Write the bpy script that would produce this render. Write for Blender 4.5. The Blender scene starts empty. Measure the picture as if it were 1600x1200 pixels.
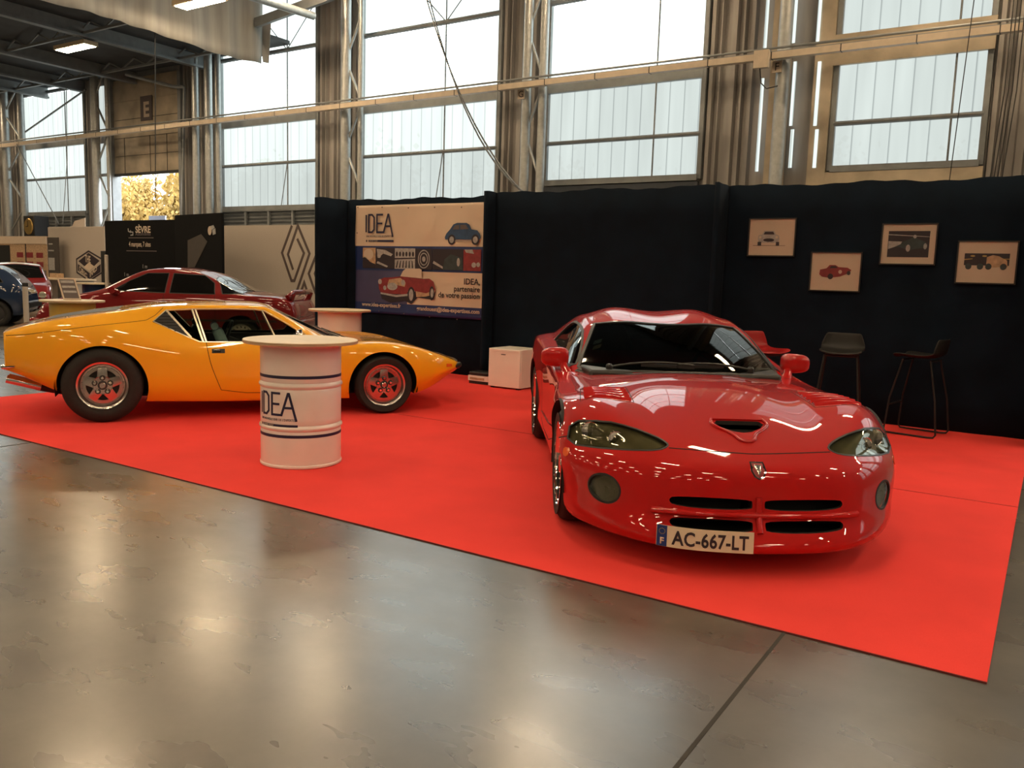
import bpy, bmesh, math, random
import numpy as np
from mathutils import Vector, Matrix
from mathutils.bvhtree import BVHTree

scene = bpy.context.scene
COL = scene.collection
R = math.radians
random.seed(7)

# ------------------------------------------------------------------ camera, world, exposure
F = 1298.0                                   # focal length in pixels of the 1600 px wide frame
YAW, PITCH, ROLL = R(32.855), R(7.305), R(1.791)
CAM = Vector((0, 0, 1.395))
_fw = Vector((-math.sin(YAW)*math.cos(PITCH), math.cos(YAW)*math.cos(PITCH), -math.sin(PITCH)))
_r = Vector((math.cos(YAW), math.sin(YAW), 0)); _u = _r.cross(_fw)
_rr = _r*math.cos(ROLL) + _u*math.sin(ROLL); _uu = -_r*math.sin(ROLL) + _u*math.cos(ROLL)
cam_data = bpy.data.cameras.new('camera'); cam = bpy.data.objects.new('camera', cam_data); COL.objects.link(cam)
cam_data.sensor_width = 36; cam_data.lens = 36*F/1600; cam_data.clip_end = 200; cam_data.clip_start = 0.05
m3 = Matrix((_rr, _uu, -_fw)).transposed()
cam.matrix_world = Matrix.Translation(CAM) @ m3.to_4x4()
scene.camera = cam

def ray(px, py): return _rr*((px-800)/F) - _uu*((py-600)/F) + _fw
def at_z(px, py, z): d = ray(px, py); return CAM + d*((z-CAM.z)/d.z)
def at_y(px, py, Y): d = ray(px, py); return CAM + d*(Y/d.y)
def at_x(px, py, X): d = ray(px, py); return CAM + d*(X/d.x)
def at_d(px, py, D): return CAM + ray(px, py)*D

scene.view_settings.view_transform = 'Standard'
scene.view_settings.look = 'None'
scene.view_settings.gamma = 1
scene.view_settings.use_curve_mapping = False
scene.view_settings.exposure = 0.28

world = bpy.data.worlds.new('world'); scene.world = world; world.use_nodes = True
wn = world.node_tree; wn.nodes.clear()
wo = wn.nodes.new('ShaderNodeOutputWorld'); wb = wn.nodes.new('ShaderNodeBackground')
wb.inputs['Color'].default_value = (0.93, 0.97, 1.0, 1); wb.inputs['Strength'].default_value = 7.0
wn.links.new(wb.outputs[0], wo.inputs[0])

LAMP_STRENGTH = 80.0
PANE_STRENGTH = 0.9

# ------------------------------------------------------------------ materials
def mat(name, col, rough=0.5, metal=0.0, coat=0.0, spec=0.5, emit=None, estr=0.0, var=0.0, vscale=8.0, bump=0.0, bscale=40.0, trans=0.0, alpha=1.0, stretch=None, coatr=0.03):
    m = bpy.data.materials.new(name); m.use_nodes = True
    nt = m.node_tree; b = nt.nodes['Principled BSDF']
    c = (col[0], col[1], col[2], 1)
    b.inputs['Base Color'].default_value = c
    b.inputs['Roughness'].default_value = rough; b.inputs['Metallic'].default_value = metal
    b.inputs['Coat Weight'].default_value = coat; b.inputs['Coat Roughness'].default_value = coatr
    b.inputs['Specular IOR Level'].default_value = spec
    b.inputs['Transmission Weight'].default_value = trans; b.inputs['Alpha'].default_value = alpha
    if emit: b.inputs['Emission Color'].default_value = (*emit, 1); b.inputs['Emission Strength'].default_value = estr
    if var > 0 or bump > 0:
        tc = nt.nodes.new('ShaderNodeTexCoord'); mp = nt.nodes.new('ShaderNodeMapping')
        nt.links.new(tc.outputs['Object'], mp.inputs['Vector'])
        if stretch: mp.inputs['Scale'].default_value = stretch
    if var > 0:
        n = nt.nodes.new('ShaderNodeTexNoise'); n.inputs['Scale'].default_value = vscale; n.inputs['Detail'].default_value = 5
        nt.links.new(mp.outputs[0], n.inputs['Vector'])
        r = nt.nodes.new('ShaderNodeValToRGB')
        r.color_ramp.elements[0].position = 0.3; r.color_ramp.elements[1].position = 0.7
        r.color_ramp.elements[0].color = tuple(max(0, v*(1-var)) for v in col)+(1,)
        r.color_ramp.elements[1].color = tuple(min(1, v*(1+var)) for v in col)+(1,)
        nt.links.new(n.outputs['Fac'], r.inputs['Fac']); nt.links.new(r.outputs['Color'], b.inputs['Base Color'])
    if bump > 0:
        n2 = nt.nodes.new('ShaderNodeTexNoise'); n2.inputs['Scale'].default_value = bscale; n2.inputs['Detail'].default_value = 4
        nt.links.new(mp.outputs[0], n2.inputs['Vector'])
        bp = nt.nodes.new('ShaderNodeBump'); bp.inputs['Strength'].default_value = bump; bp.inputs['Distance'].default_value = 0.01
        nt.links.new(n2.outputs['Fac'], bp.inputs['Height']); nt.links.new(bp.outputs['Normal'], b.inputs['Normal'])
    return m

M = {}
M['lamp'] = mat('lamp_light', (1, .8, .5), emit=(1.0, .74, .46), estr=LAMP_STRENGTH)
M['lampbody'] = mat('lamp_housing', (.55, .45, .3), .5, var=.1)
M['black'] = mat('black_fabric', (.0035, .0085, .0165), .95, spec=.15, var=.25, vscale=3, bump=.15, bscale=300)
M['blackplastic'] = mat('black_plastic', (.012, .012, .012), .45, var=.1)
M['rubber'] = mat('tyre_rubber', (.012, .011, .010), .75, var=.2, vscale=30, bump=.1, bscale=80)
M['dark'] = mat('dark_interior', (.01, .01, .01), .7, var=.1)
M['greyblack'] = mat('charcoal_leather', (.02, .02, .02), .45, var=.15)
M['chrome'] = mat('chrome', (.8, .78, .74), .08, 1.0)
M['trimchrome'] = mat('bright_window_trim', (.85, .78, .62), .32, .9)
M['alu'] = mat('polished_aluminium', (.62, .60, .57), .22, 1.0, var=.05)
M['redpaint'] = mat('red_car_paint', (.42, .0055, .0055), .5, spec=.12, coat=1.0, var=.02, vscale=2)
M['yellowpaint'] = mat('yellow_car_paint', (.86, .40, .010), .45, spec=.2, coat=1.0, var=.02, vscale=2)
M['darkred'] = mat('dark_red_car_paint', (.17, .005, .006), .5, spec=.12, coat=1.0, var=.02)
M['bluepaint'] = mat('blue_car_paint', (.010, .025, .065), .5, spec=.12, coat=1.0, var=.02)
M['whitepaint'] = mat('white_car_paint', (.7, .68, .65), .4, coat=1.0, var=.02)
M['barrel'] = mat('white_enamel', (.74, .70, .66), .32, coat=.5, var=.02, coatr=.1)
M['wood'] = mat('pale_plywood', (.72, .60, .44), .45, var=.10, vscale=3, stretch=(1, 8, 1))
M['woodedge'] = mat('plywood_edge', (.42, .30, .18), .6, var=.2, vscale=6, stretch=(1, 1, 20))
M['navy'] = mat('navy_print', (.012, .012, .05), .5, var=.05)
M['ink'] = mat('dark_print', (.02, .012, .02), .5, var=.05)
M['inkgrey'] = mat('grey_print', (.10, .08, .08), .5, var=.05)
M['vinyl'] = mat('cream_vinyl', (.62, .50, .38), .5, var=.04, vscale=2, bump=.08, bscale=4)
M['vinylblue'] = mat('blue_vinyl', (.012, .030, .13), .45, var=.05)
M['vinylmauve'] = mat('mauve_vinyl', (.06, .06, .14), .45, var=.1, vscale=3)
M['paper'] = mat('cream_paper', (.56, .46, .36), .7, var=.02)
M['white'] = mat('white_enamel_fridge', (.80, .74, .68), .35, var=.02)
M['steel'] = mat('galvanised_steel', (.42, .44, .44), .42, .6, var=.12, vscale=12)
M['greysteel'] = mat('grey_painted_steel', (.25, .27, .28), .45, .2, var=.12, vscale=5)
M['clad'] = mat('ribbed_metal_cladding', (.34, .325, .31), .5, .35, var=.25, vscale=1.2, stretch=(3, 1, .3))
M['clad2'] = mat('tan_metal_panel', (.46, .39, .29), .45, .3, var=.3, vscale=1.5)
M['tray'] = mat('cream_cable_tray', (.62, .52, .40), .5, var=.08)
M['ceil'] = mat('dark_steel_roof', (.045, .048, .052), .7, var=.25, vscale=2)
M['skirt'] = mat('grey_fabric_skirt', (.34, .34, .32), .85, var=.18, vscale=1.6, stretch=(1, 3, .25), bump=.3, bscale=3)
M['boardgrey'] = mat('stone_printed_board', (.42, .37, .32), .7, var=.06, vscale=20, stretch=(1, 1, 12))
M['boardblack'] = mat('black_board', (.005, .0052, .006), .8, spec=.12, var=.1)
M['boardbrown'] = mat('brown_board', (.05, .042, .036), .6, var=.1)
M['redplastic'] = mat('red_plastic', (.32, .010, .012), .35, var=.03)
M['blackseat'] = mat('black_plastic_seat', (.0025, .0025, .0025), .6, var=.03)
M['lens'] = mat('headlamp_reflector', (.15, .14, .11), .3, .35, var=.2, vscale=12)
M['orange'] = mat('amber_lens', (.75, .12, .02), .25, coat=1)
M['redlens'] = mat('red_lens', (.25, .01, .01), .25, coat=1)
M['cream'] = mat('cream_plate', (.62, .56, .42), .4)
M['plateblue'] = mat('blue_plate_band', (.01, .03, .16), .4)
M['lightblue'] = mat('pale_blue_seat', (.35, .50, .58), .45)
M['gold'] = mat('gold_metal', (.5, .35, .12), .35, .8)
M['ochre'] = mat('mustard_enamel', (.50, .33, .06), .35, coat=.5, var=.04)
M['silverprint'] = mat('silver_print', (.35, .34, .33), .4, var=.2, vscale=30)
M['tan'] = mat('tan_print', (.45, .30, .18), .6, var=.3, vscale=20)
M['wine'] = mat('wine_red_print', (.22, .02, .025), .5, var=.2, vscale=15)
M['bodyblueprint'] = mat('blue_print', (.02, .06, .14), .5, var=.2, vscale=15)
M['greenprint'] = mat('dark_green_print', (.025, .04, .045), .5, var=.3, vscale=15)
M['leaf'] = mat('autumn_leaves', (.34, .22, .055), .7, var=.4, vscale=1)
M['bark'] = mat('bark', (.20, .15, .09), .9, var=.3)
M['grass'] = mat('outdoor_ground', (.16, .15, .11), .9, var=.3, vscale=.5)
M['gap'] = mat('panel_gap_shadowline', (.008, .004, .003), .9)

# clear-ish tinted glass
def glassmat(name, tint, mixfac, rough=0.02):
    m = bpy.data.materials.new(name); m.use_nodes = True; nt = m.node_tree; nt.nodes.clear()
    o = nt.nodes.new('ShaderNodeOutputMaterial'); t = nt.nodes.new('ShaderNodeBsdfTransparent'); g = nt.nodes.new('ShaderNodeBsdfGlossy')
    t.inputs['Color'].default_value = (*tint, 1); g.inputs['Roughness'].default_value = rough; g.inputs['Color'].default_value = (1, 1, 1, 1)
    ge = nt.nodes.new('ShaderNodeNewGeometry'); dt = nt.nodes.new('ShaderNodeVectorMath'); dt.operation = 'DOT_PRODUCT'
    nt.links.new(ge.outputs['Normal'], dt.inputs[0]); nt.links.new(ge.outputs['Incoming'], dt.inputs[1])
    def mth(op, a, b):
        n = nt.nodes.new('ShaderNodeMath'); n.operation = op
        for k, v in enumerate((a, b)):
            if v is None: continue
            if isinstance(v, (int, float)): n.inputs[k].default_value = v
            else: nt.links.new(v, n.inputs[k])
        return n.outputs[0]
    fres = mth('ADD', mth('MULTIPLY', mth('POWER', mth('SUBTRACT', 1.0, mth('ABSOLUTE', dt.outputs['Value'], None)), 5.0), .94), .035)
    mx = nt.nodes.new('ShaderNodeMixShader')
    ad = nt.nodes.new('ShaderNodeMath'); ad.operation = 'ADD'; ad.inputs[1].default_value = mixfac
    nt.links.new(fres, ad.inputs[0]); nt.links.new(ad.outputs[0], mx.inputs['Fac'])
    nt.links.new(t.outputs[0], mx.inputs[1]); nt.links.new(g.outputs[0], mx.inputs[2]); nt.links.new(mx.outputs[0], o.inputs[0])
    return m
M['glass'] = glassmat('car_glass', (.74, .77, .72), 0.0)
M['glassdark'] = glassmat('tinted_car_glass', (.34, .37, .34), 0.0)
M['lampglass'] = glassmat('headlamp_glass', (.80, .80, .70), 0.03)
M['picglass'] = glassmat('picture_glass', (.97, .97, .97), 0.0)
M['glassblack'] = mat('black_tinted_glass', (.006, .006, .006), .05, coat=1.0)

# translucent corrugated window panel: most of its daylight is its own glow, ribs every 0.25 m
def panemat(name, solid, gain):
    m = bpy.data.materials.new(name); m.use_nodes = True; nt = m.node_tree; nt.nodes.clear()
    o = nt.nodes.new('ShaderNodeOutputMaterial'); tr = nt.nodes.new('ShaderNodeBsdfTransparent'); em = nt.nodes.new('ShaderNodeEmission')
    gl = nt.nodes.new('ShaderNodeBsdfGlossy'); gl.inputs['Roughness'].default_value = .25
    mx = nt.nodes.new('ShaderNodeMixShader'); mx.inputs['Fac'].default_value = solid
    tc = nt.nodes.new('ShaderNodeTexCoord'); sp = nt.nodes.new('ShaderNodeSeparateXYZ'); nt.links.new(tc.outputs['Object'], sp.inputs[0])
    mu = nt.nodes.new('ShaderNodeMath'); mu.operation = 'MULTIPLY'; mu.inputs[1].default_value = 1/0.31
    fr = nt.nodes.new('ShaderNodeMath'); fr.operation = 'FRACT'; nt.links.new(sp.outputs['X'], mu.inputs[0]); nt.links.new(mu.outputs[0], fr.inputs[0])
    cr = nt.nodes.new('ShaderNodeValToRGB'); cr.color_ramp.elements[0].position = 0; cr.color_ramp.elements[0].color = (.38, .42, .41, 1)
    cr.color_ramp.elements[1].position = .10; cr.color_ramp.elements[1].color = (.90, .985, .94, 1)
    nt.links.new(fr.outputs[0], cr.inputs['Fac'])
    nz = nt.nodes.new('ShaderNodeTexNoise'); nz.inputs['Scale'].default_value = 1.0; mp = nt.nodes.new('ShaderNodeMapping'); mp.inputs['Scale'].default_value = (3, 1, .35)
    nt.links.new(tc.outputs['Object'], mp.inputs[0]); nt.links.new(mp.outputs[0], nz.inputs['Vector'])
    mr = nt.nodes.new('ShaderNodeMapRange'); mr.inputs['To Min'].default_value = .85*PANE_STRENGTH*gain; mr.inputs['To Max'].default_value = 1.2*PANE_STRENGTH*gain
    nt.links.new(nz.outputs['Fac'], mr.inputs['Value']); nt.links.new(mr.outputs[0], em.inputs['Strength'])
    nt.links.new(cr.outputs['Color'], em.inputs['Color'])
    tr.inputs['Color'].default_value = (.93, 1.0, .98, 1)
    nt.links.new(tr.outputs[0], mx.inputs[1]); nt.links.new(em.outputs[0], mx.inputs[2]); nt.links.new(mx.outputs[0], o.inputs[0])
    return m
M['pane'] = panemat('bright_glow_panel', .62, 1.1)  # daylight put into the panel's glow, from bright here to dim below
M['panemid'] = panemat('medium_glow_panel', .88, .88)
M['darkwall'] = mat('far_hall_wall', (.10, .095, .09), .8, var=.2)
M['panedim'] = panemat('dim_glow_panel', .93, .66)

def floormat():
    m = bpy.data.materials.new('polished_concrete'); m.use_nodes = True; nt = m.node_tree; b = nt.nodes['Principled BSDF']
    tc = nt.nodes.new('ShaderNodeTexCoord')
    n = nt.nodes.new('ShaderNodeTexNoise'); n.inputs['Scale'].default_value = 1.3; n.inputs['Detail'].default_value = 8; n.inputs['Roughness'].default_value = .65
    n2 = nt.nodes.new('ShaderNodeTexNoise'); n2.inputs['Scale'].default_value = 3.0; n2.inputs['Detail'].default_value = 3
    mp = nt.nodes.new('ShaderNodeMapping'); mp.inputs['Scale'].default_value = (.8, 1.9, 1); mp.inputs['Rotation'].default_value = (0, 0, R(25))
    nt.links.new(tc.outputs['Object'], n.inputs['Vector']); nt.links.new(tc.outputs['Object'], mp.inputs[0]); nt.links.new(mp.outputs[0], n2.inputs['Vector'])
    r = nt.nodes.new('ShaderNodeValToRGB'); r.color_ramp.elements[0].position = .3; r.color_ramp.elements[0].color = (.056, .050, .043, 1)
    r.color_ramp.elements[1].position = .72; r.color_ramp.elements[1].color = (.125, .113, .096, 1)
    nt.links.new(n.outputs['Fac'], r.inputs['Fac']); nt.links.new(r.outputs[0], b.inputs['Base Color'])
    mr = nt.nodes.new('ShaderNodeMapRange'); mr.inputs['From Min'].default_value = .3; mr.inputs['From Max'].default_value = .7
    mr.inputs['To Min'].default_value = .25; mr.inputs['To Max'].default_value = .33
    nt.links.new(n2.outputs['Fac'], mr.inputs['Value']); nt.links.new(mr.outputs[0], b.inputs['Roughness'])
    b.inputs['Specular IOR Level'].default_value = 1.0; b.inputs['Coat Weight'].default_value = .6; b.inputs['Coat Roughness'].default_value = .22
    bp = nt.nodes.new('ShaderNodeBump'); bp.inputs['Strength'].default_value = .008; bp.inputs['Distance'].default_value = .004
    nt.links.new(n.outputs['Fac'], bp.inputs['Height']); nt.links.new(bp.outputs[0], b.inputs['Normal'])
    return m
M['floor'] = floormat()
M['carpet'] = mat('red_carpet', (.80, .058, .050), .95, spec=.15, var=.06, vscale=2, bump=.25, bscale=400)

# ------------------------------------------------------------------ mesh helpers
class MB:
    def __init__(s): s.v = []; s.f = []; s.m = []; s.cur = 0
    def add(s, vs, fs):
        o = len(s.v); s.v += [tuple(v) for v in vs]; s.f += [tuple(i+o for i in f) for f in fs]; s.m += [s.cur]*len(fs); return s
    def box(s, a, b):
        x0, y0, z0 = a; x1, y1, z1 = b
        x0, x1 = min(x0, x1), max(x0, x1); y0, y1 = min(y0, y1), max(y0, y1); z0, z1 = min(z0, z1), max(z0, z1)
        return s.add([(x0,y0,z0),(x1,y0,z0),(x1,y1,z0),(x0,y1,z0),(x0,y0,z1),(x1,y0,z1),(x1,y1,z1),(x0,y1,z1)],
                     [(0,3,2,1),(4,5,6,7),(0,1,5,4),(1,2,6,5),(2,3,7,6),(3,0,4,7)])
    def bar(s, p, q, w, h=None, up=(0, 0, 1)):
        p = Vector(p); q = Vector(q); h = h or w; d = (q-p).normalized(); u = Vector(up)
        if abs(d.dot(u)) > .98: u = Vector((1, 0, 0))
        a = d.cross(u).normalized()*w/2; b = a.cross(d).normalized()*h/2
        vs = [p-a-b, p+a-b, p+a+b, p-a+b, q-a-b, q+a-b, q+a+b, q-a+b]
        return s.add(vs, [(0,1,2,3),(7,6,5,4),(4,5,1,0),(5,6,2,1),(6,7,3,2),(7,4,0,3)])
    def tube(s, pts, r, seg=10, closed=False, caps=True):
        pts = [Vector(p) for p in pts]; n = len(pts); rings = []; prev = None
        for i, p in enumerate(pts):
            if closed: d = (pts[(i+1) % n]-pts[i-1]).normalized()
            else: d = (pts[min(i+1, n-1)]-pts[max(i-1, 0)]).normalized()
            if prev is None:
                u = Vector((0, 0, 1)) if abs(d.z) < .9 else Vector((1, 0, 0)); a = d.cross(u).normalized()
            else: a = (prev - d*prev.dot(d)).normalized()
            prev = a; b = d.cross(a); rr = r[i] if isinstance(r, (list, tuple)) else r
            rings.append([p + a*rr*math.cos(t*2*math.pi/seg) + b*rr*math.sin(t*2*math.pi/seg) for t in range(seg)])
        vs = [v for rg in rings for v in rg]; fs = []
        for i in range(n if closed else n-1):
            k = (i+1) % n
            for t in range(seg): fs.append((i*seg+t, i*seg+(t+1) % seg, k*seg+(t+1) % seg, k*seg+t))
        if caps and not closed: fs.append(tuple(range(seg))[::-1]); fs.append(tuple((n-1)*seg+t for t in range(seg)))
        return s.add(vs, fs)
    def cyl(s, p, q, r, seg=24): return s.tube([p, q], r, seg)
    def lathe(s, prof, seg=48, axis='z', c=(0, 0, 0)):
        # prof: (radius, height)
        c = Vector(c); vs = []; n = len(prof)
        for (r, h) in prof:
            for t in range(seg):
                a = 2*math.pi*t/seg; x, y = r*math.cos(a), r*math.sin(a)
                if axis == 'z': vs.append(c+Vector((x, y, h)))
                elif axis == 'y': vs.append(c+Vector((x, h, -y)))
                else: vs.append(c+Vector((h, x, y)))
        fs = [(i*seg+t, i*seg+(t+1) % seg, (i+1)*seg+(t+1) % seg, (i+1)*seg+t) for i in range(n-1) for t in range(seg)]
        if prof[0][0] > 1e-6: fs.append(tuple(range(seg))[::-1])
        if prof[-1][0] > 1e-6: fs.append(tuple((n-1)*seg+t for t in range(seg)))
        return s.add(vs, fs)
    def prism(s, poly, fr, depth):
        # poly 2D in frame fr = (origin, ex, ey, ez); extruded from 0 to depth along ez
        o, ex, ey, ez = [Vector(q) for q in fr]; n = len(poly)
        vs = [o+ex*a+ey*b for a, b in poly] + [o+ex*a+ey*b+ez*depth for a, b in poly]
        return s.add(vs, [tuple(range(n))[::-1], tuple(range(n, 2*n))] + [(i, (i+1) % n, n+(i+1) % n, n+i) for i in range(n)])
    def mesh(s, name, mats, smooth=False, fixn=True):
        me = bpy.data.meshes.new(name); me.from_pydata(s.v, [], s.f); 
        for mm in (mats if isinstance(mats, (list, tuple)) else [mats]): me.materials.append(mm)
        me.polygons.foreach_set('material_index', s.m)
        if fixn:
            bm = bmesh.new(); bm.from_mesh(me); bmesh.ops.recalc_face_normals(bm, faces=bm.faces); bm.to_mesh(me); bm.free()
        if smooth: shade(me, smooth if isinstance(smooth, (int, float)) and not isinstance(smooth, bool) else 35)
        me.update(); return me
    def build(s, name, mats, parent=None, smooth=False, bevel=0.0, loc=None, fixn=True):
        me = s.mesh(name, mats, smooth, fixn); o = bpy.data.objects.new(name, me); COL.objects.link(o)
        if parent: o.parent = parent
        if loc is not None: o.location = loc
        if bevel:
            b = o.modifiers.new('bevel', 'BEVEL'); b.width = bevel; b.segments = 3; b.limit_method = 'ANGLE'; b.angle_limit = R(40)
            b.harden_normals = False
            me.polygons.foreach_set('use_smooth', [True]*len(me.polygons)); shade(me, 35)
        return o

def shade(me, ang=35):
    me.polygons.foreach_set('use_smooth', [True]*len(me.polygons))
    bm = bmesh.new(); bm.from_mesh(me)
    for e in bm.edges:
        if len(e.link_faces) == 2: e.smooth = e.calc_face_angle(0) < R(ang)
    bm.to_mesh(me); bm.free()

def meshobj(name, me, parent=None, mats=None):
    o = bpy.data.objects.new(name, me); COL.objects.link(o)
    if parent: o.parent = parent
    if mats:
        me.materials.clear()
        for q in (mats if isinstance(mats, (list, tuple)) else [mats]): me.materials.append(q)
    return o
def tag(o, label=None, cat=None, group=None, kind=None):
    if label: o['label'] = label
    if cat: o['category'] = cat
    if group: o['group'] = group
    if kind: o['kind'] = kind
    return o
def empty(name, loc=(0, 0, 0), rz=0.0, **kw):
    o = bpy.data.objects.new(name, None); COL.objects.link(o); o.location = loc; o.rotation_euler = (0, 0, rz); o.empty_display_size = .1
    return tag(o, **kw)
def copy_tree(o, parent=None):
    c = o.copy(); COL.objects.link(c); c.parent = parent
    for ch in list(o.children): copy_tree(ch, c)
    return c
def struct(o): o['kind'] = 'structure'; return o

def strokes(mb, lines, w, fr, depth=.002, wrap=None):
    """flat pen strokes (polylines of width w) drawn in frame fr, mitred; wrap maps (a,b,h)->point"""
    o, ex, ey, ez = [Vector(q) for q in fr]
    def P(a, b, h): return wrap(a, b, h) if wrap else o+ex*a+ey*b+ez*h
    for ln in lines:
        closed = ln[0] == ln[-1]; pts = [Vector((a, b)) for a, b in (ln[:-1] if closed else ln)]; n = len(pts)
        L = []; Rr = []
        for i in range(n):
            a = pts[i-1] if (i > 0 or closed) else None; b = pts[(i+1) % n] if (i < n-1 or closed) else None
            d1 = (pts[i]-a).normalized() if a is not None else None; d2 = (b-pts[i]).normalized() if b is not None else None
            if d1 is None: d1 = d2
            if d2 is None: d2 = d1
            n1 = Vector((-d1.y, d1.x)); n2 = Vector((-d2.y, d2.x)); mm = (n1+n2)
            if mm.length < 1e-4: mm = n1
            mm.normalize(); k = min(2.2, 1/max(.3, mm.dot(n1)))
            L.append(pts[i]+mm*w/2*k); Rr.append(pts[i]-mm*w/2*k)
        for i in range(n if closed else n-1):
            j = (i+1) % n
            steps = max(1, int((pts[j]-pts[i]).length/.02)) if wrap else 1
            for q in range(steps):
                t0, t1 = q/steps, (q+1)/steps
                a0 = L[i].lerp(L[j], t0); a1 = L[i].lerp(L[j], t1); b0 = Rr[i].lerp(Rr[j], t0); b1 = Rr[i].lerp(Rr[j], t1)
                mb.add([P(a0.x, a0.y, depth), P(b0.x, b0.y, depth), P(b1.x, b1.y, depth), P(a1.x, a1.y, depth),
                        P(a0.x, a0.y, 0), P(b0.x, b0.y, 0), P(b1.x, b1.y, 0), P(a1.x, a1.y, 0)],
                       [(0,1,2,3),(7,6,5,4),(0,4,5,1),(2,6,7,3),(1,5,6,2),(3,7,4,0)])
    return mb

_fonts = {}
def text(name, s, size, fr, material, parent=None, align='LEFT', sx=1.0, depth=.001, wrap=None, bold=0.0, spacing=1.0, h=0.0):
    """s written with cap height about size*0.7 in frame fr (origin, right, up, outwards)"""
    cu = bpy.data.curves.new(name, 'FONT'); cu.body = s; cu.size = size; cu.align_x = align; cu.extrude = depth/2; cu.offset = bold; cu.space_character = spacing
    cu.resolution_u = 3
    ob = bpy.data.objects.new('tmp_text', cu); COL.objects.link(ob)
    dg = bpy.context.evaluated_depsgraph_get(); me = bpy.data.meshes.new_from_object(ob.evaluated_get(dg))
    bpy.data.objects.remove(ob); bpy.data.curves.remove(cu)
    me.name = name; o, ex, ey, ez = [Vector(q) for q in fr]
    for v in me.vertices:
        a, b, c = v.co.x*sx, v.co.y, v.co.z+depth/2+h
        v.co = wrap(a, b, c) if wrap else o+ex*a+ey*b+ez*c
    me.materials.clear(); me.materials.append(material)
    return meshobj(name, me, parent)
XZ = lambda o: (o, (1, 0, 0), (0, 0, 1), (0, -1, 0))      # frame of a board facing the camera side (-Y)

# ------------------------------------------------------------------ hall lamps (the hall's own warm lamps)
WY = 16.0
HX0, HX1, HY0 = -46.0, 24.0, -26.0
_lm = MB().box((-.65, -.15, -.05), (.65, .15, -.04)).mesh('diffuser', M['lamp'])
_lb = MB().box((-.70, -.19, -.04), (.70, .19, .06)).mesh('housing', M['lampbody'])
def ceiling_lamp(x, y, z, label, group=None):
    e = empty('ceiling_lamp', (x, y, z), label=label, cat='lamp', group=group)
    d = meshobj('diffuser', _lm, e); h = meshobj('housing', _lb, e)
    for s in (-.5, .5) if group is None else ():
        MB().bar((s, 0, .06), (s, 0, .45), .02).build('hanger', M['greysteel'], e)
    return e
p = at_z(118, 73, 6.9); ceiling_lamp(p.x, p.y, 6.9, 'lit warm rectangular lamp under the dark low roof at far left')
p = at_z(312, 2, 7.05); ceiling_lamp(p.x, p.y, 7.05, 'lit warm lamp at the top edge in front of the grey fabric skirt')
def in_view(p):
    v = Vector(p)-CAM; z = v.dot(_fw)
    return z > 0 and abs(F*v.dot(_rr)/z) < 870 and -F*v.dot(_uu)/z > -660
for ix in range(10):
    for iy in range(7):
        x = -39 + ix*6.2; y = -20 + iy*5.6; z = 8.4 if x > -17.5 else 6.9
        if in_view((x, y, z)): continue
        ceiling_lamp(x, y, z, 'warm rectangular hall lamp hung under the main roof over the aisles', 'hall lamps under the main roof')

# ------------------------------------------------------------------ floor, carpet, shell
struct(MB().box((HX0, HY0, -.2), (HX1, WY+.3, 0)).build('floor', M['floor']))
g = MB()
g.box((-.80, -26, 0), (-.786, 3.33, .0015)); g.box((-46, 2.66, 0), (-2.0, 2.664, .001)) if False else None
g.box((-6.6, -26, 0), (-6.588, 3.33, .0015)); g.box((-46, -1.5, 0), (24, -1.49, .0015))
struct(g.build('trim_1', mat('floor_joint', (.03, .027, .022), .8, var=.2)))
# red carpet with an overlapping seam
cp = empty('carpet', (0, 0, 0), label='large bright red exhibition carpet taped to the concrete floor of the stand', cat='carpet')
MB().box((-9.05, 3.325, 0), (-.075, 9.9, .006)).build('carpet_sheet', M['carpet'], cp)
MB().box((-9.05, 6.262, .006), (-.075, 6.272, .0085)).build('seam', mat('carpet_seam', (.55, .032, .032), .95), cp)
MB().box((-9.05, 3.318, 0), (-.075, 3.326, .0055)).build('cut_edge', mat('carpet_backing', (.10, .01, .01), .95), cp)

CEIL = 11.0
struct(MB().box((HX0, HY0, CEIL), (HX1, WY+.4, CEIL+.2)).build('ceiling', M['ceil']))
struct(MB().box((HX0-.2, HY0, 0), (HX0, WY+.4, CEIL)).build('wall_left', M['darkwall']))
struct(MB().box((HX1, HY0, 0), (HX1+.2, WY+.4, CEIL)).build('wall_right', M['darkwall']))
struct(MB().box((HX0, HY0-.2, 0), (HX1, HY0, CEIL)).build('wall_front', M['darkwall']))

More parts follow.
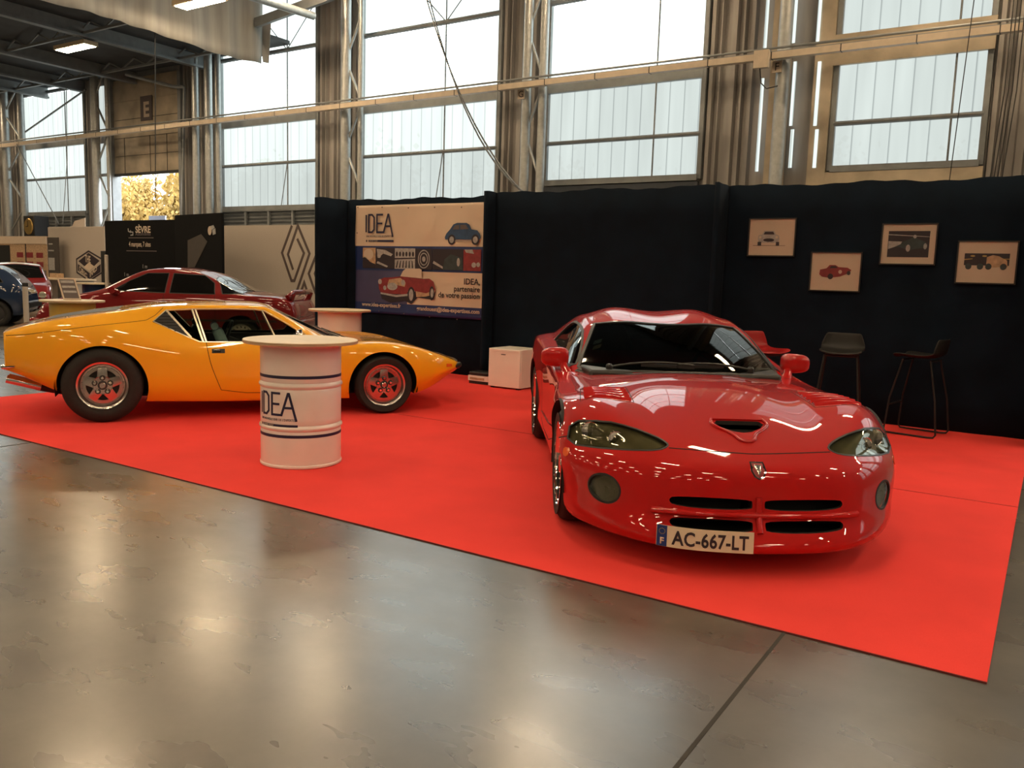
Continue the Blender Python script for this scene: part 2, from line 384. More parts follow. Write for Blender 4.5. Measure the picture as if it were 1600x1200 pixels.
# windows: (x0, x1, z bottom, mullion x, kind)
def XW(px, py=150): return at_y(px, py, WY).x
WIN = [(-45, -40.2, 3.15, -42), (-38.3, -33.3, 3.15, -35.2), (-31.38, -27.5, 3.15, -28.6), (-20.5, -16.66, 3.14, XW(451)), (-15.05, -10.92, 3.14, XW(697)),
       (-9.62, -6.12, 3.50, XW(1026)), (-3.63, -1.27, 3.54, XW(1490)), (1.3, 5.0, 3.3, 3.9), (6.4, 10.6, 3.3, 9.1), (12, 16.3, 3.3, 15), (17.6, 21.6, 3.3, 20)]
WTOP = 9.9
for n, (x0, x1, zb, xm) in enumerate(WIN, 1):
    w = struct(empty('window_%d' % n, (x0, WY, zb)))
    W_, H_ = x1-x0, WTOP-zb
    special = n == 7
    rows = [(zb, 4.27), (4.33, 5.33 if special else 5.36), (5.78 if special else 5.55, 7.17), (7.27, 8.75), (8.85, WTOP)]
    for k, (a, b) in enumerate(rows):
        MB().box((.02, .03, a-zb), (W_-.02, .04, b-zb)).build('pane', M['panedim'] if (k == 0 or special or (k == 1 and n == 6)) else (M['panemid'] if (k == 1 and n in (3, 4, 5)) or (k == 2 and n == 3) else M['pane']), w)  # glow stepped by pane row in place of the outdoor brightness
    fr = MB()
    fr.box((-.06, -.05, -.06), (0.03, .10, H_+.06)); fr.box((W_-.03, -.05, -.06), (W_+.06, .10, H_+.06))
    fr.box((0, -.10, -.10), (W_, .10, .02)); fr.box((0, -.05, H_-.02), (W_, .10, H_+.06))
    fr.build('window_frame', M['greysteel'], w)
    tr = MB()
    for z, r in ((4.30, .045), (7.22, .06), (8.8, .05)):
        tr.tube([(0, -.02, z-zb), (W_, -.02, z-zb)], r, 10)
    tr.box((0, -.06, rows[1][1]-zb-.01), (W_, .03, rows[2][0]-zb+.01))
    tr.build('transom', M['greysteel'], w, smooth=True)
    MB().tube([(xm-x0, -.04, 0), (xm-x0, -.04, H_)], .018, 8).build('mullion', M['greysteel'], w, smooth=True)
    if n in (4, 5, 6):
        q = MB(); X = xm-x0
        q.tube([(X, -.05, 7.22-zb), (X+1.1, -.05, 8.3-zb)], .014, 6); q.tube([(X, -.05, 7.22-zb), (X-1.1, -.05, 8.3-zb)], .014, 6)
        if n == 4: q.tube([(X, -.05, 4.3-zb), (X-.25, -.05, 0)], .012, 6)
        if n == 5: q.tube([(X-.02, -.05, 4.3-zb), (X-.22, -.05, 0)], .012, 6)
        q.build('brace_rod', M['greysteel'], w, smooth=True)

# cladding between and below the windows
cl = MB()
DX0, DX1, DZ = -25.86, -22.42, 4.28          # big sectional door
spans = []; prev = HX0
for (x0, x1, zb, xm) in WIN: spans.append((prev, x0-.06)); prev = x1+.06
spans.append((prev, HX1))
def ribbed(x0, x1, z0, z1, y=WY):
    cl.box((x0, y+.08, z0), (x1, y+.2, z1))
    x = x0+.02; k = 0
    while x < x1-.10:
        w = (.13, .08, .17, .10)[k % 4]; cl.add([(x, y+.08, z0), (x+.03, y-.02, z0), (x+w-.03, y-.02, z0), (x+w, y+.08, z0), (x, y+.08, z1), (x+.03, y-.02, z1), (x+w-.03, y-.02, z1), (x+w, y+.08, z1)],
                [(0,1,5,4), (1,2,6,5), (2,3,7,6), (0,3,2,1), (4,5,6,7)]); x += w+(.06, .12, .05)[k % 3]; k += 1
for a, b in spans:
    if a < DX0 and b > DX1: ribbed(a, DX0-.12, 0, CEIL); ribbed(DX1+.12, b, 0, CEIL)
    elif abs(a+6.06) < .1: ribbed(a, -4.98, 0, CEIL); cl.box((-4.98, WY+.02, 0), (b, WY+.2, CEIL))
    else: ribbed(a, b, 0, CEIL)
for (x0, x1, zb, xm) in WIN:
    cl.box((x0-.06, WY+.08, 0), (x1+.06, WY+.2, zb-.06)); cl.box((x0-.06, WY+.08, WTOP+.04), (x1+.06, WY+.2, CEIL))
struct(cl.build('wall_back', M['clad']))
# louvred sills below the left windows, plain dark panel below the third window
for n, (a, b, z0, z1) in enumerate(((-31.4, -27.5, 2.45, 3.02), (-20.5, -16.66, 2.45, 3.03)), 2):
    s = MB().box((a, WY+.02, z0), (b, WY+.07, z1))
    k = z0+.03
    while k < z1-.05: s.add([(a, WY+.02, k), (b, WY+.02, k), (b, WY-.06, k+.05), (a, WY-.06, k+.05), (b, WY+.02, k+.07), (a, WY+.02, k+.07)], [(0,1,2,3), (3,2,4,5)]); k += .10
    for x in (a, a+(b-a)*.27, a+(b-a)*.52, a+(b-a)*.77, b): s.box((x-.03, WY-.08, z0), (x+.03, WY, z1))
    s.box((a, WY-.09, z1-.02), (b, WY, z1+.03))
    struct(s.build('trim_%d' % n, M['greysteel']))
struct(MB().box((-9.62, WY-.08, 2.4), (-6.10, WY+.02, 3.38)).build('trim_4', mat('slate_panel', (.045, .055, .07), .6, var=.1)))
# tan sheet panels round window 7, glowing strips laid on them stand in for slits of daylight
pn = MB()
pn.box((-3.70, WY-.10, 2.2), (-1.2, WY-.02, 3.45)); pn.box((-4.02, WY-.11, 2.2), (-3.70, WY-.02, 5.30)); pn.box((-4.02, WY-.10, 5.85), (-3.70, WY-.02, CEIL))
pn.box((-4.75, WY-.3, 2.2), (-4.45, WY-.02, CEIL))
pn.box((-3.70, WY-.10, 5.30), (-1.2, WY-.02, 5.82))
pn.box((-4.02, WY-.10, 5.30), (-3.70, WY-.06, 5.85))
struct(pn.build('trim_5', M['clad2']))
sl = MB()
for px in (1246, 1284):
    for (y0, y1) in ((0, 66), (96, 196), (202, 262)):
        a = at_y(px-(y0+y1)*.5*.05+4, y0 if y0 else -60, WY-.13); b = at_y(px-(y0+y1)*.5*.05+4, y1, WY-.13)
        sl.box((a.x-.03, WY-.13, b.z), (a.x+.03, WY-.12, a.z))
a = at_y(1190, 100, WY-.13); b = at_y(1182, 268, WY-.13); sl.box((b.x-.03, WY-.13, b.z), (b.x+.03, WY-.12, 5.2)); sl.box((b.x-.03, WY-.13, 5.6), (b.x+.03, WY-.12, 8))
struct(sl.build('window_12', M['pane']))
sl = MB(); a = XW(157, 250); b = XW(172, 250)
for z0, z1 in ((3.2, 4.25), (4.35, 5.3), (5.55, 7.1)): sl.box((a, WY-.04, z0), (b, WY-.03, z1))
struct(sl.build('window_13', M['panedim']))  # glowing strips over the cladding stand in for a narrow daylit window

# sectional door at the far left, raised, with the letter E
d = struct(empty('door_1', (DX0, WY, 0)))
DW = DX1-DX0
f = MB(); f.box((-.14, -.1, 0), (0, .2, 7.3)); f.box((DW, -.1, 0), (DW+.14, .2, 7.3)); f.box((-.1, .08, 7.0), (DW+.1, .2, CEIL)); f.build('door_frame', M['greysteel'], d)
f = MB()
for k in range(5):
    z = DZ+k*.56; f.box((0, 0, z+.012), (DW, .07, z+.555))
f.box((0, .02, DZ), (DW, .06, 7.2)); f.build('door_panel', M['clad2'], d)
f = MB()
for x in (.55, 1.9, 2.75): f.box((x, -.01, DZ), (x+.02, 0, 5.4))
for k in (1, 2, 3): f.box((.1, -.012, DZ+.56*k), (DW-.1, 0, DZ+.56*k+.012))
f.box((0, -.03, DZ-.05), (DW, .08, DZ+.03)); f.build('panel_joint', M['greyblack'], d)
a = at_y(219, 151, WY-.03); b = at_y(238, 187, WY-.03)
MB().box((a.x-DX0, -.035, b.z), (b.x-DX0, -.02, a.z)).build('letter_plate', M['inkgrey'], d)
text('letter', 'E', .62, ((a.x+b.x)/2-DX0, 0, 0) and (((a.x+b.x)/2-DX0, -.036, b.z+.12), (1, 0, 0), (0, 0, 1), (0, -1, 0)), M['paper'], d, 'CENTER', bold=.02)
# track arm of the door sloping out to the right
MB().tube([at_y(197, 116, 15.2)-Vector((DX0, WY, 0)), at_y(270, 135, 15.7)-Vector((DX0, WY, 0)), at_y(288, 136, 15.8)-Vector((DX0, WY, 0))], .05, 8).tube([at_y(288, 136, 15.8)-Vector((DX0, WY, 0)), at_y(285, 330, 15.8)-Vector((DX0, WY, 0))], .04, 8).build('door_track', M['greysteel'], d, smooth=True)

# outside: ground and the autumn trees seen through the open door
struct(MB().box((-80, WY+.4, -.3), (40, 70, -.1)).build('floor_outside', M['grass']))
def tree(x, y, h, w, n, seed, label):
    rnd = random.Random(seed); e = empty('tree', (x, y, -.1), label=label, cat='tree', group='autumn trees outside the open door')
    t = MB(); tips = []
    t.tube([(0, 0, 0), (.1, 0, h*.4), (0, 0, h*.9)], [.16, .11, .03], 8)
    for k in range(16):
        z = h*(.15+.045*k); a = rnd.uniform(0, 6.28); L = w*(1-.5*k/16)*rnd.uniform(.6, 1)
        q = (math.cos(a)*L, math.sin(a)*L*.6, z+L*.8); t.tube([(0, 0, z), (q[0]*.5, q[1]*.5, z+L*.25), q], [.05, .03, .01], 5); tips.append(q)
    t.build('trunk', M['bark'], e, smooth=True)
    c = MB()
    for k in range(n):
        q = rnd.choice(tips); r = rnd.gauss(0, .55), rnd.gauss(0, .4), rnd.gauss(-.2, .6)
        px, py, pz = q[0]*rnd.uniform(.2, 1.1)+r[0], q[1]+r[1], max(.1, q[2]+r[2]); s = rnd.uniform(.07, .16); a = rnd.uniform(0, 6.28)
        u = Vector((math.cos(a), math.sin(a), rnd.uniform(-.5, .5)))*s; v = Vector((rnd.uniform(-.4, .4), rnd.uniform(-.4, .4), 1))*s
        P0 = Vector((px, py, pz)); c.add([P0-u, P0+v*.9, P0+u, P0-v*.9], [(0, 1, 2, 3)])
    c.build('foliage', M['leaf'], e, fixn=False)
for k in range(11):
    tree(-62+k*3.6+(k*37 % 5)*.1, 29+(k % 2)*3.4, 6.0+(k*7 % 4)*.3, 1.75, 6500, k, 'yellow autumn tree outside seen through the raised door')
for k in range(7):
    tree(-66+k*4.4, 37.5, 7.2+(k % 3)*.4, 2.0, 7000, 90+k, 'yellow autumn tree outside seen through the raised door')
for k in range(9):
    tree(-30+k*5.4, 33+(k % 2)*2, 5.5+(k*5 % 3)*.5, 2.6, 1500, 50+k, 'yellow autumn tree outside, dimly seen through the translucent windows')

# ------------------------------------------------------------------ columns
def lattice_column(pxs, label, zig=True, diag=None, r=.11, Y=15.45, cat='column', dark=()):
    e = empty('steel_column', (at_y(pxs[0], 200, Y).x, Y, 0), label=label, cat=cat)
    x0 = e.location.x; X = [at_y(p, 200, Y).x-x0 for p in pxs]
    for k, x in enumerate(X):
        rr = r if not isinstance(r, (list, tuple)) else r[k]
        MB().tube([(x, 0, 0), (x, 0, CEIL)], rr, 20).build('chord', M['greysteel'] if k in dark else M['steel'], e, smooth=True)
    if zig:
        a, b = zig; z = .3; q = MB(); s = 0
        while z < CEIL-1:
            q.tube([(X[a] if s == 0 else X[b], .02, z), (X[b] if s == 0 else X[a], .02, z+.95)], .032, 8); z += 1.05; s = 1-s
        q.build('zigzag_brace', M['steel'], e, smooth=True)
    return e
lattice_column([540, 563], 'round steel column with zigzag bracing between the first two tall windows behind the banner wall', (0, 1), r=[.125, .07])
lattice_column([821, 846], 'round steel column marked G with zigzag bracing, in the middle of the window wall', (0, 1), r=[.10, .09])
lattice_column([1217], 'round steel column marked F between tan metal panels on the right', None, r=.12)
lattice_column([306, 326, 341], 'group of three round steel pipes left of the tall windows', None, r=[.10, .11, .08], dark=())
lattice_column([149, 168], 'round steel column with zigzag bracing left of the raised door', (0, 1), r=[.13, .06])
lattice_column([8, 33], 'paired steel columns with zigzag bracing at the far left edge', (0, 1), r=[.13, .10])
for (px, py, ch) in ((814, 147, 'G'), (1214, 104, 'F')):
    p = at_y(px, py, 15.30); e = empty('letter_sign', (p.x, p.y, p.z), label='small white plate with black letter %s fixed on the round column' % ch, cat='sign')
    MB().box((-.085, 0, -.1), (.085, .02, .1)).build('plate', M['paper'], e)
    text('letter', ch, .19, ((0, -.001, -.065), (1, 0, 0), (0, 0, 1), (0, -1, 0)), M['ink'], e, 'CENTER')

# cable tray along the whole wall with conduit above it
e = empty('cable_tray', (-12, 15.08, 5.37), label='long cream cable tray running along the window wall in front of the columns', cat='cable tray')
t = MB(); t.box((-34, -.06, -.06), (24+12, .06, .05)).build('tray', M['tray'], e)
t = MB().tube([(-34, .12, .16), (36, .12, .16)], .022, 8).box((-34, .08, .06), (36, .20, .10)); t.build('conduit', M['greysteel'], e)
_tj = MB().box((0, -.064, -.064), (.015, .064, .054)).mesh('tray_joint', M['greyblack'])
for k in range(34): o = meshobj('tray_joint', _tj, e); o.location = (-19+k*1.15, 0, 0)
p = at_y(1190, 93, 14.95); e = empty('junction_box', p, label='square cream junction box on the cable tray beside the F column', cat='box')
MB().box((-.13, -.05, -.15), (.13, .05, .15)).build('box_body', M['tray'], e, bevel=.008)
MB().tube([(-.02, 0, -.15), (.02, -.01, -.4), (.12, 0, -.5), (.28, .1, -.45)], .012, 6).build('cable', M['blackplastic'], e, smooth=True)

# hanging cables
def cable(pts, r, name, label, mt='blackplastic'):
    e = MB().tube(pts, r, 6).build(name, M[mt], smooth=True); return tag(e, label, 'cable')
def arc(a, b, sag, n=14): a = Vector(a); b = Vector(b); return [a.lerp(b, i/n)-Vector((0, 0, sag*4*(i/n)*(1-i/n))) for i in range(n+1)]
cable(arc(at_y(656, -40, 14), at_y(818, 302, 10), .55), .014, 'hanging_cable', 'left strand of the black power cable drooping across the second window')
cable(arc(at_y(662, -40, 14.05), at_y(822, 304, 10), .72), .014, 'hanging_cable', 'right strand of the black power cable drooping across the second window')
for k, px in enumerate((1578, 1584, 1590, 1597)):
    p = at_y(px, 60, 14.85); cable([(p.x-.0, 14.85, 9), (p.x, 14.85, 4.4), (p.x-.12, 14.85, 2.3)], .009, 'hanging_cable', 'thin black cable hanging down the ribbed wall, %s of four at right edge' % ('leftmost', 'second from left', 'third from left', 'rightmost')[k])
p = at_y(1530, 60, 14.85); cable([(p.x, 14.85, 9), (p.x-.25, 14.85, 2.3)], .008, 'hanging_cable', 'thin dark cable crossing the rightmost window')
cable([at_y(242, -20, 12), at_y(243, 310, 12)], .012, 'hanging_cable', 'thin cable hanging straight in front of the raised door')
cable([at_y(26, 225, 15), at_y(92, 350, 15)], .015, 'bracing_cable', 'diagonal wire across the far left window, upper end at left', 'greysteel')
cable([Vector((at_y(104, 140, 14.9).x, 14.9, 7.36)), at_y(105, 250, 14.9), at_y(98, 350, 14.9)], .012, 'hanging_cable', 'thin grey cable hanging in front of the far left window', 'greysteel')
cable([at_y(134, 140, 15.93), at_y(34, 210, 15.93)], .03, 'bracing_bar', 'thick diagonal bar across the top of the far left window', 'greysteel')

# ------------------------------------------------------------------ low dark roof at the left with beams, fabric skirt
LX = -17.5
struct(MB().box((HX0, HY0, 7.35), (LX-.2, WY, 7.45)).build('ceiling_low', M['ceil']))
for k, (pa, pb) in enumerate((((0, 22), (275, 92)), ((0, 82), (150, 113)), ((0, 112), (100, 138)), ((0, 136), (48, 148)))):
    a = at_z(*pa, 7.05); 
    b = at_z(*pb, 7.05); x = (a.x+b.x)/2
    e = MB().box((x-.09, 4, 7.0), (x+.09, WY, 7.06)).box((x-.02, 4, 7.0), (x+.02, WY, 7.35)).build('roof_beam', M['greysteel'])
    tag(e, 'grey steel roof beam under the low dark roof, %s' % ('nearest the fabric skirt', 'second from the fabric skirt', 'third from the fabric skirt', 'farthest left')[k], 'beam', 'roof beams of the low roof')
for k, Y in enumerate((9.5, 12.2, 14.9)):
    t = MB(); t.bar((-46, Y, 7.1), (LX-.5, Y, 7.1), .06); 
    x = -44
    while x < LX-2.2: t.bar((x, Y, 7.1), (x+.6, Y, 7.34), .035).bar((x+.6, Y, 7.34), (x+1.2, Y, 7.1), .035); x += 1.2
    tag(t.build('roof_truss', M['greysteel']), 'dark lattice truss under the low roof, %s' % ('nearest', 'middle', 'nearest the windows')[k], 'truss', 'trusses of the low roof')
# skirt: wavy hanging fabric
def skirt(name, x, y0, y1, z0, z1, label, amp=.05, tip=None):
    mb = MB(); n = 90; m_ = 14; vs = []
    for i in range(n+1):
        for j in range(m_+1):
            y = y0+(y1-y0)*i/n; t = j/m_; zb_ = z0+.05*math.sin(y*1.3)
            if tip and y > tip[0]: zb_ = z0 + (y-tip[0])*tip[1]
            z = zb_+(z1-zb_)*t
            vs.append((x+amp*math.sin(y*7+1.2*math.sin(y*1.7))*(1-.5*t)+.05*math.sin(y*2.1+t*3), y, z))
    fs = [(i*(m_+1)+j, (i+1)*(m_+1)+j, (i+1)*(m_+1)+j+1, i*(m_+1)+j+1) for i in range(n) for j in range(m_)]
    o = mb.add(vs, fs).build(name, M['skirt'], smooth=True); so = o.modifiers.new('thick', 'SOLIDIFY'); so.thickness = .01
    return tag(o, label, 'fabric skirt')
skirt('fabric_skirt', LX, 2.5, 14.9, 6.58, 9.6, 'wide grey fabric skirt hanging from the roof at top left')
p0 = at_x(418, 98, LX); 
mb = MB(); a = at_y(404, 40, 14.95); b = at_y(411, 97, 14.95); c = at_y(420, 99, 15.1); dd = at_y(424, 30, 15.1)
mb.add([a, b, c, dd], [(0, 1, 2, 3)]); o = mb.build('fabric_flap', M['skirt']); so = o.modifiers.new('thick', 'SOLIDIFY'); so.thickness = .02
tag(o, 'loose torn grey fabric flap at the end of the fabric skirt', 'fabric flap')
e = MB().bar(at_y(400, 36, 14.6), at_y(520, -8, 14.6), .10, .22).build('roof_beam', M['greysteel']); tag(e, 'dark horizontal beam poking out beyond the fabric skirt', 'beam')
e = MB().tube([at_y(385, -8, 12.5), at_y(490, 25, 14.4)], .09, 12).build('duct_pipe', M['steel'], smooth=True); tag(e, 'light grey pipe with an open end at the top beyond the fabric skirt', 'pipe')

# ------------------------------------------------------------------ the stand's black fabric walls
H = 2.48
def wall_section(name, a, b, label):
    a = Vector((*a, 0)); b = Vector((*b, 0)); n = Vector((b.y-a.y, a.x-b.x, 0)).normalized()  # front face outward
    L = (b-a).length; k = max(2, int(L/.06)); vs = []; rows = 8
    for i in range(k+1):
        p = a.lerp(b, i/k)
        for j in range(rows+1):
            z = H*j/rows + (.012*math.sin(i*.31)+.006*math.sin(i*1.1) if j == rows else 0)
            off = .006*math.sin(i*.9)+.004*math.sin(i*.37+j*.6)
            q = p+n*off; vs.append((q.x, q.y, z))
    fs = [(i*(rows+1)+j, (i+1)*(rows+1)+j, (i+1)*(rows+1)+j+1, i*(rows+1)+j+1) for i in range(k) for j in range(rows)]
    o = MB().add(vs, fs).build(name, M['black'], smooth=True); so = o.modifiers.new('thick', 'SOLIDIFY'); so.thickness = .045; so.offset = 1 if False else 0
    return tag(o, label, 'partition')
wall_section('partition_panel', (-9.18, 9.46), (-6.33, 9.46), 'black fabric partition that carries the IDEA banner')
wall_section('partition_panel', (-9.20, 9.46), (-9.30, 8.90), 'short black return panel at the left end of the banner partition')
wall_section('partition_panel', (-6.24, 9.16), (-3.21, 9.16), 'long black fabric partition behind the small fridge')
wall_section('partition_panel', (-6.27, 9.44), (-6.27, 8.95), 'short black return panel right of the banner')
wall_section('partition_panel', (-3.20, 9.30), (-.10, 9.30), 'black fabric partition on the right with four framed pictures')
wall_section('partition_panel', (-3.20, 9.30), (-3.20, 8.93), 'short black return panel left of the framed pictures')
wall_section('partition_panel', (-.08, 9.34), (-.08, 8.80), 'short black return panel at the right end of the stand')

# ------------------------------------------------------------------ IDEA logo strokes, units of letter height 1 (origin at lower left of the I)
LOGO = [[(0, 0), (0, 1)], [(.20, 0), (.20, 1), (.46, 1), (.62, .84), (.62, .16), (.46, 0), (.20, 0)],
        [(1.30, 1), (.84, 1), (.84, 0), (1.36, 0), (1.68, 1), (1.72, 1), (2.06, -.28)], [(.84, .50), (1.26, .50)], [(1.50, .34), (1.86, .34)]]
def idea_logo(parent, fr, s, wrap=None, small=True):
    o, ex, ey, ez = [Vector(q) for q in fr]
    for grp in (LOGO[:1], LOGO[1:2], LOGO[2:]):
        strokes(MB(), [[(a*s, b*s) for a, b in ln] for ln in grp], .108*s, fr, .0015, wrap).build('logo_letter', M['navy'], parent)
    b2 = strokes(MB(), [[(0, -.50*s), (.08*s, -.50*s)], [(.20*s, -.50*s), (2.12*s, -.50*s)]], .11*s, fr, .0015, wrap); b2.build('logo_bar', M['navy'], parent)
    text('logo_small_print', "UNE NOUVELLE IDÉE DE L'EXPERTISE", .155*s, (o-ey*.28*s, ex, ey, ez) if not wrap else fr, M['navy'], parent, sx=.80, wrap=(lambda a, b, c: wrap(a, b-.28*s, c)) if wrap else None, depth=.001)
    text('logo_place_print', 'GRAND OUEST', .10*s, (o+ex*.24*s-ey*.535*s, ex, ey, ez) if not wrap else fr, M['paper'], parent, wrap=(lambda a, b, c: wrap(a+.24*s, b-.535*s, c+.0012)) if wrap else None, depth=.001, h=.0018 if not wrap else 0)

# ------------------------------------------------------------------ banner
BX0, BX1, BZ0, BZ1, BY = -8.975, -6.59, .80, 2.395, 9.40
bn = empty('banner', (BX0, BY, BZ0), label='large printed IDEA vinyl banner with cars pinned on the black partition', cat='banner')
BW, BH = BX1-BX0, BZ1-BZ0
def PB(px, py): p = at_y(px, py, BY); return (p.x-BX0, p.z-BZ0)
n, m_ = 60, 40; vs = []
for i in range(n+1):
    for j in range(m_+1):
        u, v = i/n, j/m_; w = .006*math.sin(u*9+v*7)+.004*math.sin(u*23-v*11)
        vs.append((u*BW, w+.004, v*BH))
fs = [(i*(m_+1)+j, (i+1)*(m_+1)+j, (i+1)*(m_+1)+j+1, i*(m_+1)+j+1) for i in range(n) for j in range(m_)]
sh = MB(); sh.add(vs, fs)
b1, b2_, b3, b4 = .645*BH+.13, .45*BH+.09, 0, 0
# band limits from the photograph
zb_top = PB(650, 384+3)[1]; zb_mid = PB(650, 424)[1]; zb_low = PB(650, 478)[1]
me_idx = []
for f_ in fs:
    v = sum(vs[k][2] for k in f_)/4; u = sum(vs[k][0] for k in f_)/4
    me_idx.append(0 if v > zb_top else (1 if v > zb_mid else (0 if (v > zb_low and u > BW*.44) else (2 if v > zb_low else 1))))
sh.m = me_idx
ob = sh.build('vinyl_sheet', [M['vinyl'], M['vinylblue'], M['vinylmauve']], bn, smooth=True); so = ob.modifiers.new('thick', 'SOLIDIFY'); so.thickness = .002
fy = -.012
def fr_b(x, z, h=0): return ((x, fy-h, z), (1, 0, 0), (0, 0, 1), (0, -1, 0))
x0, z0 = PB(573, 363); s_ = PB(573, 336)[1]-z0
idea_logo(bn, fr_b(x0, z0), s_)
def poly(name, pts, m_, parent, h=0.0, fr=None):
    return MB().prism(pts, fr or ((0, fy-h, 0), (1, 0, 0), (0, 0, 1), (0, -1, 0)), .0015).build(name, m_, parent)
def ell(cx, cz, rx, rz, n=28): return [(cx+rx*math.cos(t*2*math.pi/n), cz+rz*math.sin(t*2*math.pi/n)) for t in range(n)]
# small blue car
def BP(zx, zy): return PB(540+zx/6, 310+zy/6)       # picture coordinates of the enlarged view
car = MB()
car.prism([BP(*q) for q in [(935,365),(950,330),(985,290),(1015,245),(1050,230),(1140,230),(1165,245),(1185,290),(1240,300),(1262,330),(1272,370),(1262,388),(940,385)]], ((0, fy, 0), (1,0,0), (0,0,1), (0,-1,0)), .0015)
car.cur = 1
for q in ([(1010,292),(1030,255),(1070,248),(1070,292)], [(1080,292),(1080,248),(1130,248),(1160,288)]): car.prism([BP(*k) for k in q], ((0, fy-.0016, 0), (1,0,0), (0,0,1), (0,-1,0)), .001)
car.cur = 2
for cx in (1000, 1222):
    c = BP(cx, 388); car.prism(ell(c[0], c[1], .066, .072), ((0, fy-.0018, 0), (1,0,0), (0,0,1), (0,-1,0)), .001)
car.cur = 3
for cx in (1000, 1222):
    c = BP(cx, 388); car.prism(ell(c[0], c[1], .040, .045), ((0, fy-.003, 0), (1,0,0), (0,0,1), (0,-1,0)), .001)
a = BP(1028, 398); b = BP(1190, 404); car.prism([a, (b[0], a[1]), b, (a[0], b[1])], ((0, fy-.002, 0), (1,0,0), (0,0,1), (0,-1,0)), .001)
car.build('printed_blue_car', [M['bodyblueprint'], M['inkgrey'], M['ink'], M['silverprint']], bn)
# photo strip
strip = [(168, 285, 'tan'), (290, 465, 'ink'), (468, 655, 'silverprint'), (660, 812, 'ink'), (820, 1105, 'greenprint'), (1112, 1272, 'wine')]
for a_, b_, mm in strip:
    k = MB(); a = BP(a_, 462 + (a_-168)*.018); b = BP(b_, 655+(a_-168)*.03)
    fr0 = ((0, fy, 0), (1,0,0), (0,0,1), (0,-1,0)); fr1 = ((0, fy-.0018, 0), (1,0,0), (0,0,1), (0,-1,0)); fr2 = ((0, fy-.0032, 0), (1,0,0), (0,0,1), (0,-1,0))
    k.prism([a, (b[0], a[1]), b, (a[0], b[1])], fr0, .0015); W_, H_ = b[0]-a[0], a[1]-b[1]
    X = lambda u, v: (a[0]+W_*u, b[1]+H_*v)
    k.cur = 1
    if mm == 'tan': k.prism(ell(*X(.45, .68), W_*.38, H_*.27), fr1, .001); k.cur = 2; k.prism([X(0, 0), X(1, 0), X(1, .2), X(.6, .3), X(.2, .55), X(0, .5)], fr1, .001)
    elif a_ == 290: k.prism([X(.05, .95), X(.5, .9), X(.9, .7), X(.8, .6), X(.4, .72), X(.1, .5)], fr1, .001); k.prism([X(.05, .25), X(.6, .05), X(.65, .12), X(.1, .35)], fr1, .001); k.prism(ell(*X(.18, .62), W_*.10, H_*.12), fr2, .001)
    elif mm == 'silverprint':
        k.cur = 2
        for i in range(6):
            k.prism(ell(*X(.1+.16*i, .72), W_*.05, H_*.12), fr1, .001); k.prism([X(.05+.16*i, .05), X(.12+.16*i, .05), X(.18+.14*i, .4), X(.14+.14*i, .4)], fr1, .001)
        k.prism([X(0, .45), X(1, .5), X(1, .56), X(0, .52)], fr1, .001)
    elif a_ == 660: strokes(k, [ell(*X(.52, .5), W_*.33, H_*.42)+[ell(*X(.52, .5), W_*.33, H_*.42)[0]], ell(*X(.52, .5), W_*.22, H_*.28)+[ell(*X(.52, .5), W_*.22, H_*.28)[0]]], .014, fr1, .001); k.prism(ell(*X(.52, .5), W_*.1, H_*.13), fr1, .001)
    elif mm == 'greenprint': k.cur = 2; k.prism([X(0, 0), X(.35, 0), X(.4, .5), X(.6, .75), X(.95, .6), X(1, 0), X(1, 1), X(0, 1)], fr1, .0002); k.cur = 1; k.prism([X(.02, .3), X(.35, .05), X(.35, .15), X(.05, .42)], fr1, .001); k.prism(ell(*X(.85, .38), W_*.05, H_*.2), fr1, .001)
    else: k.prism([X(.05, 1), X(.5, 1), X(.6, .8), X(.15, .85)], fr1, .001); k.prism(ell(*X(.6, .28), W_*.13, H_*.12), fr1, .001); k.prism(ell(*X(.85, .3), W_*.1, H_*.11), fr1, .001)
    k.build('printed_photo', [M[mm], M['silverprint'] if mm != 'tan' else M['paper'], M['ink']], bn)
# big red roadster print
rc = MB()
def RP(mi, pts, h): rc.cur = mi; rc.prism([BP(*q) for q in pts], ((0, fy-h, 0), (1,0,0), (0,0,1), (0,-1,0)), .001)
RP(2, [(330,880),(345,940),(420,975),(560,960),(620,990),(680,930),(830,950),(850,870)], .0012)
RP(0, [(315,800),(325,760),(370,742),(450,740),(520,730),(560,735),(730,755),(790,752),(830,780),(850,860),(835,900),(760,920),(670,925),(660,870),(620,835),(590,870),(580,900),(340,890),(320,850)], .0024)
RP(3, [(520,730),(545,680),(570,660),(700,658),(720,670),(720,750),(640,740),(560,735)], .0036)
RP(1, [(415,760),(520,745),(570,790),(560,830),(480,810),(400,800)], .0036)
RP(1, [(665,870),(760,890),(845,860),(835,900),(760,920),(670,925)], .0036)
RP(4, [(335,880),(335,895),(480,925),(590,915),(590,895),(480,905)], .005)
rc.cur = 4; c = BP(445, 825); rc.prism(ell(*c, .10, .055), ((0, fy-.005, 0), (1,0,0), (0,0,1), (0,-1,0)), .001)
for q, r in (((330, 780), .035), ((547, 790), .038), ((375, 838), .03)): c = BP(*q); rc.prism(ell(*c, r, r*1.1), ((0, fy-.006, 0), (1,0,0), (0,0,1), (0,-1,0)), .001)
rc.cur = 2
for q, a, b in (((622, 910), .068, .125), ((815, 890), .045, .10)): c = BP(*q); rc.prism(ell(*c, a, b), ((0, fy-.006, 0), (1,0,0), (0,0,1), (0,-1,0)), .001)
rc.cur = 4
for q, a, b in (((622, 905), .040, .085), ((818, 888), .026, .065)): c = BP(*q); rc.prism(ell(*c, a, b), ((0, fy-.0075, 0), (1,0,0), (0,0,1), (0,-1,0)), .001)
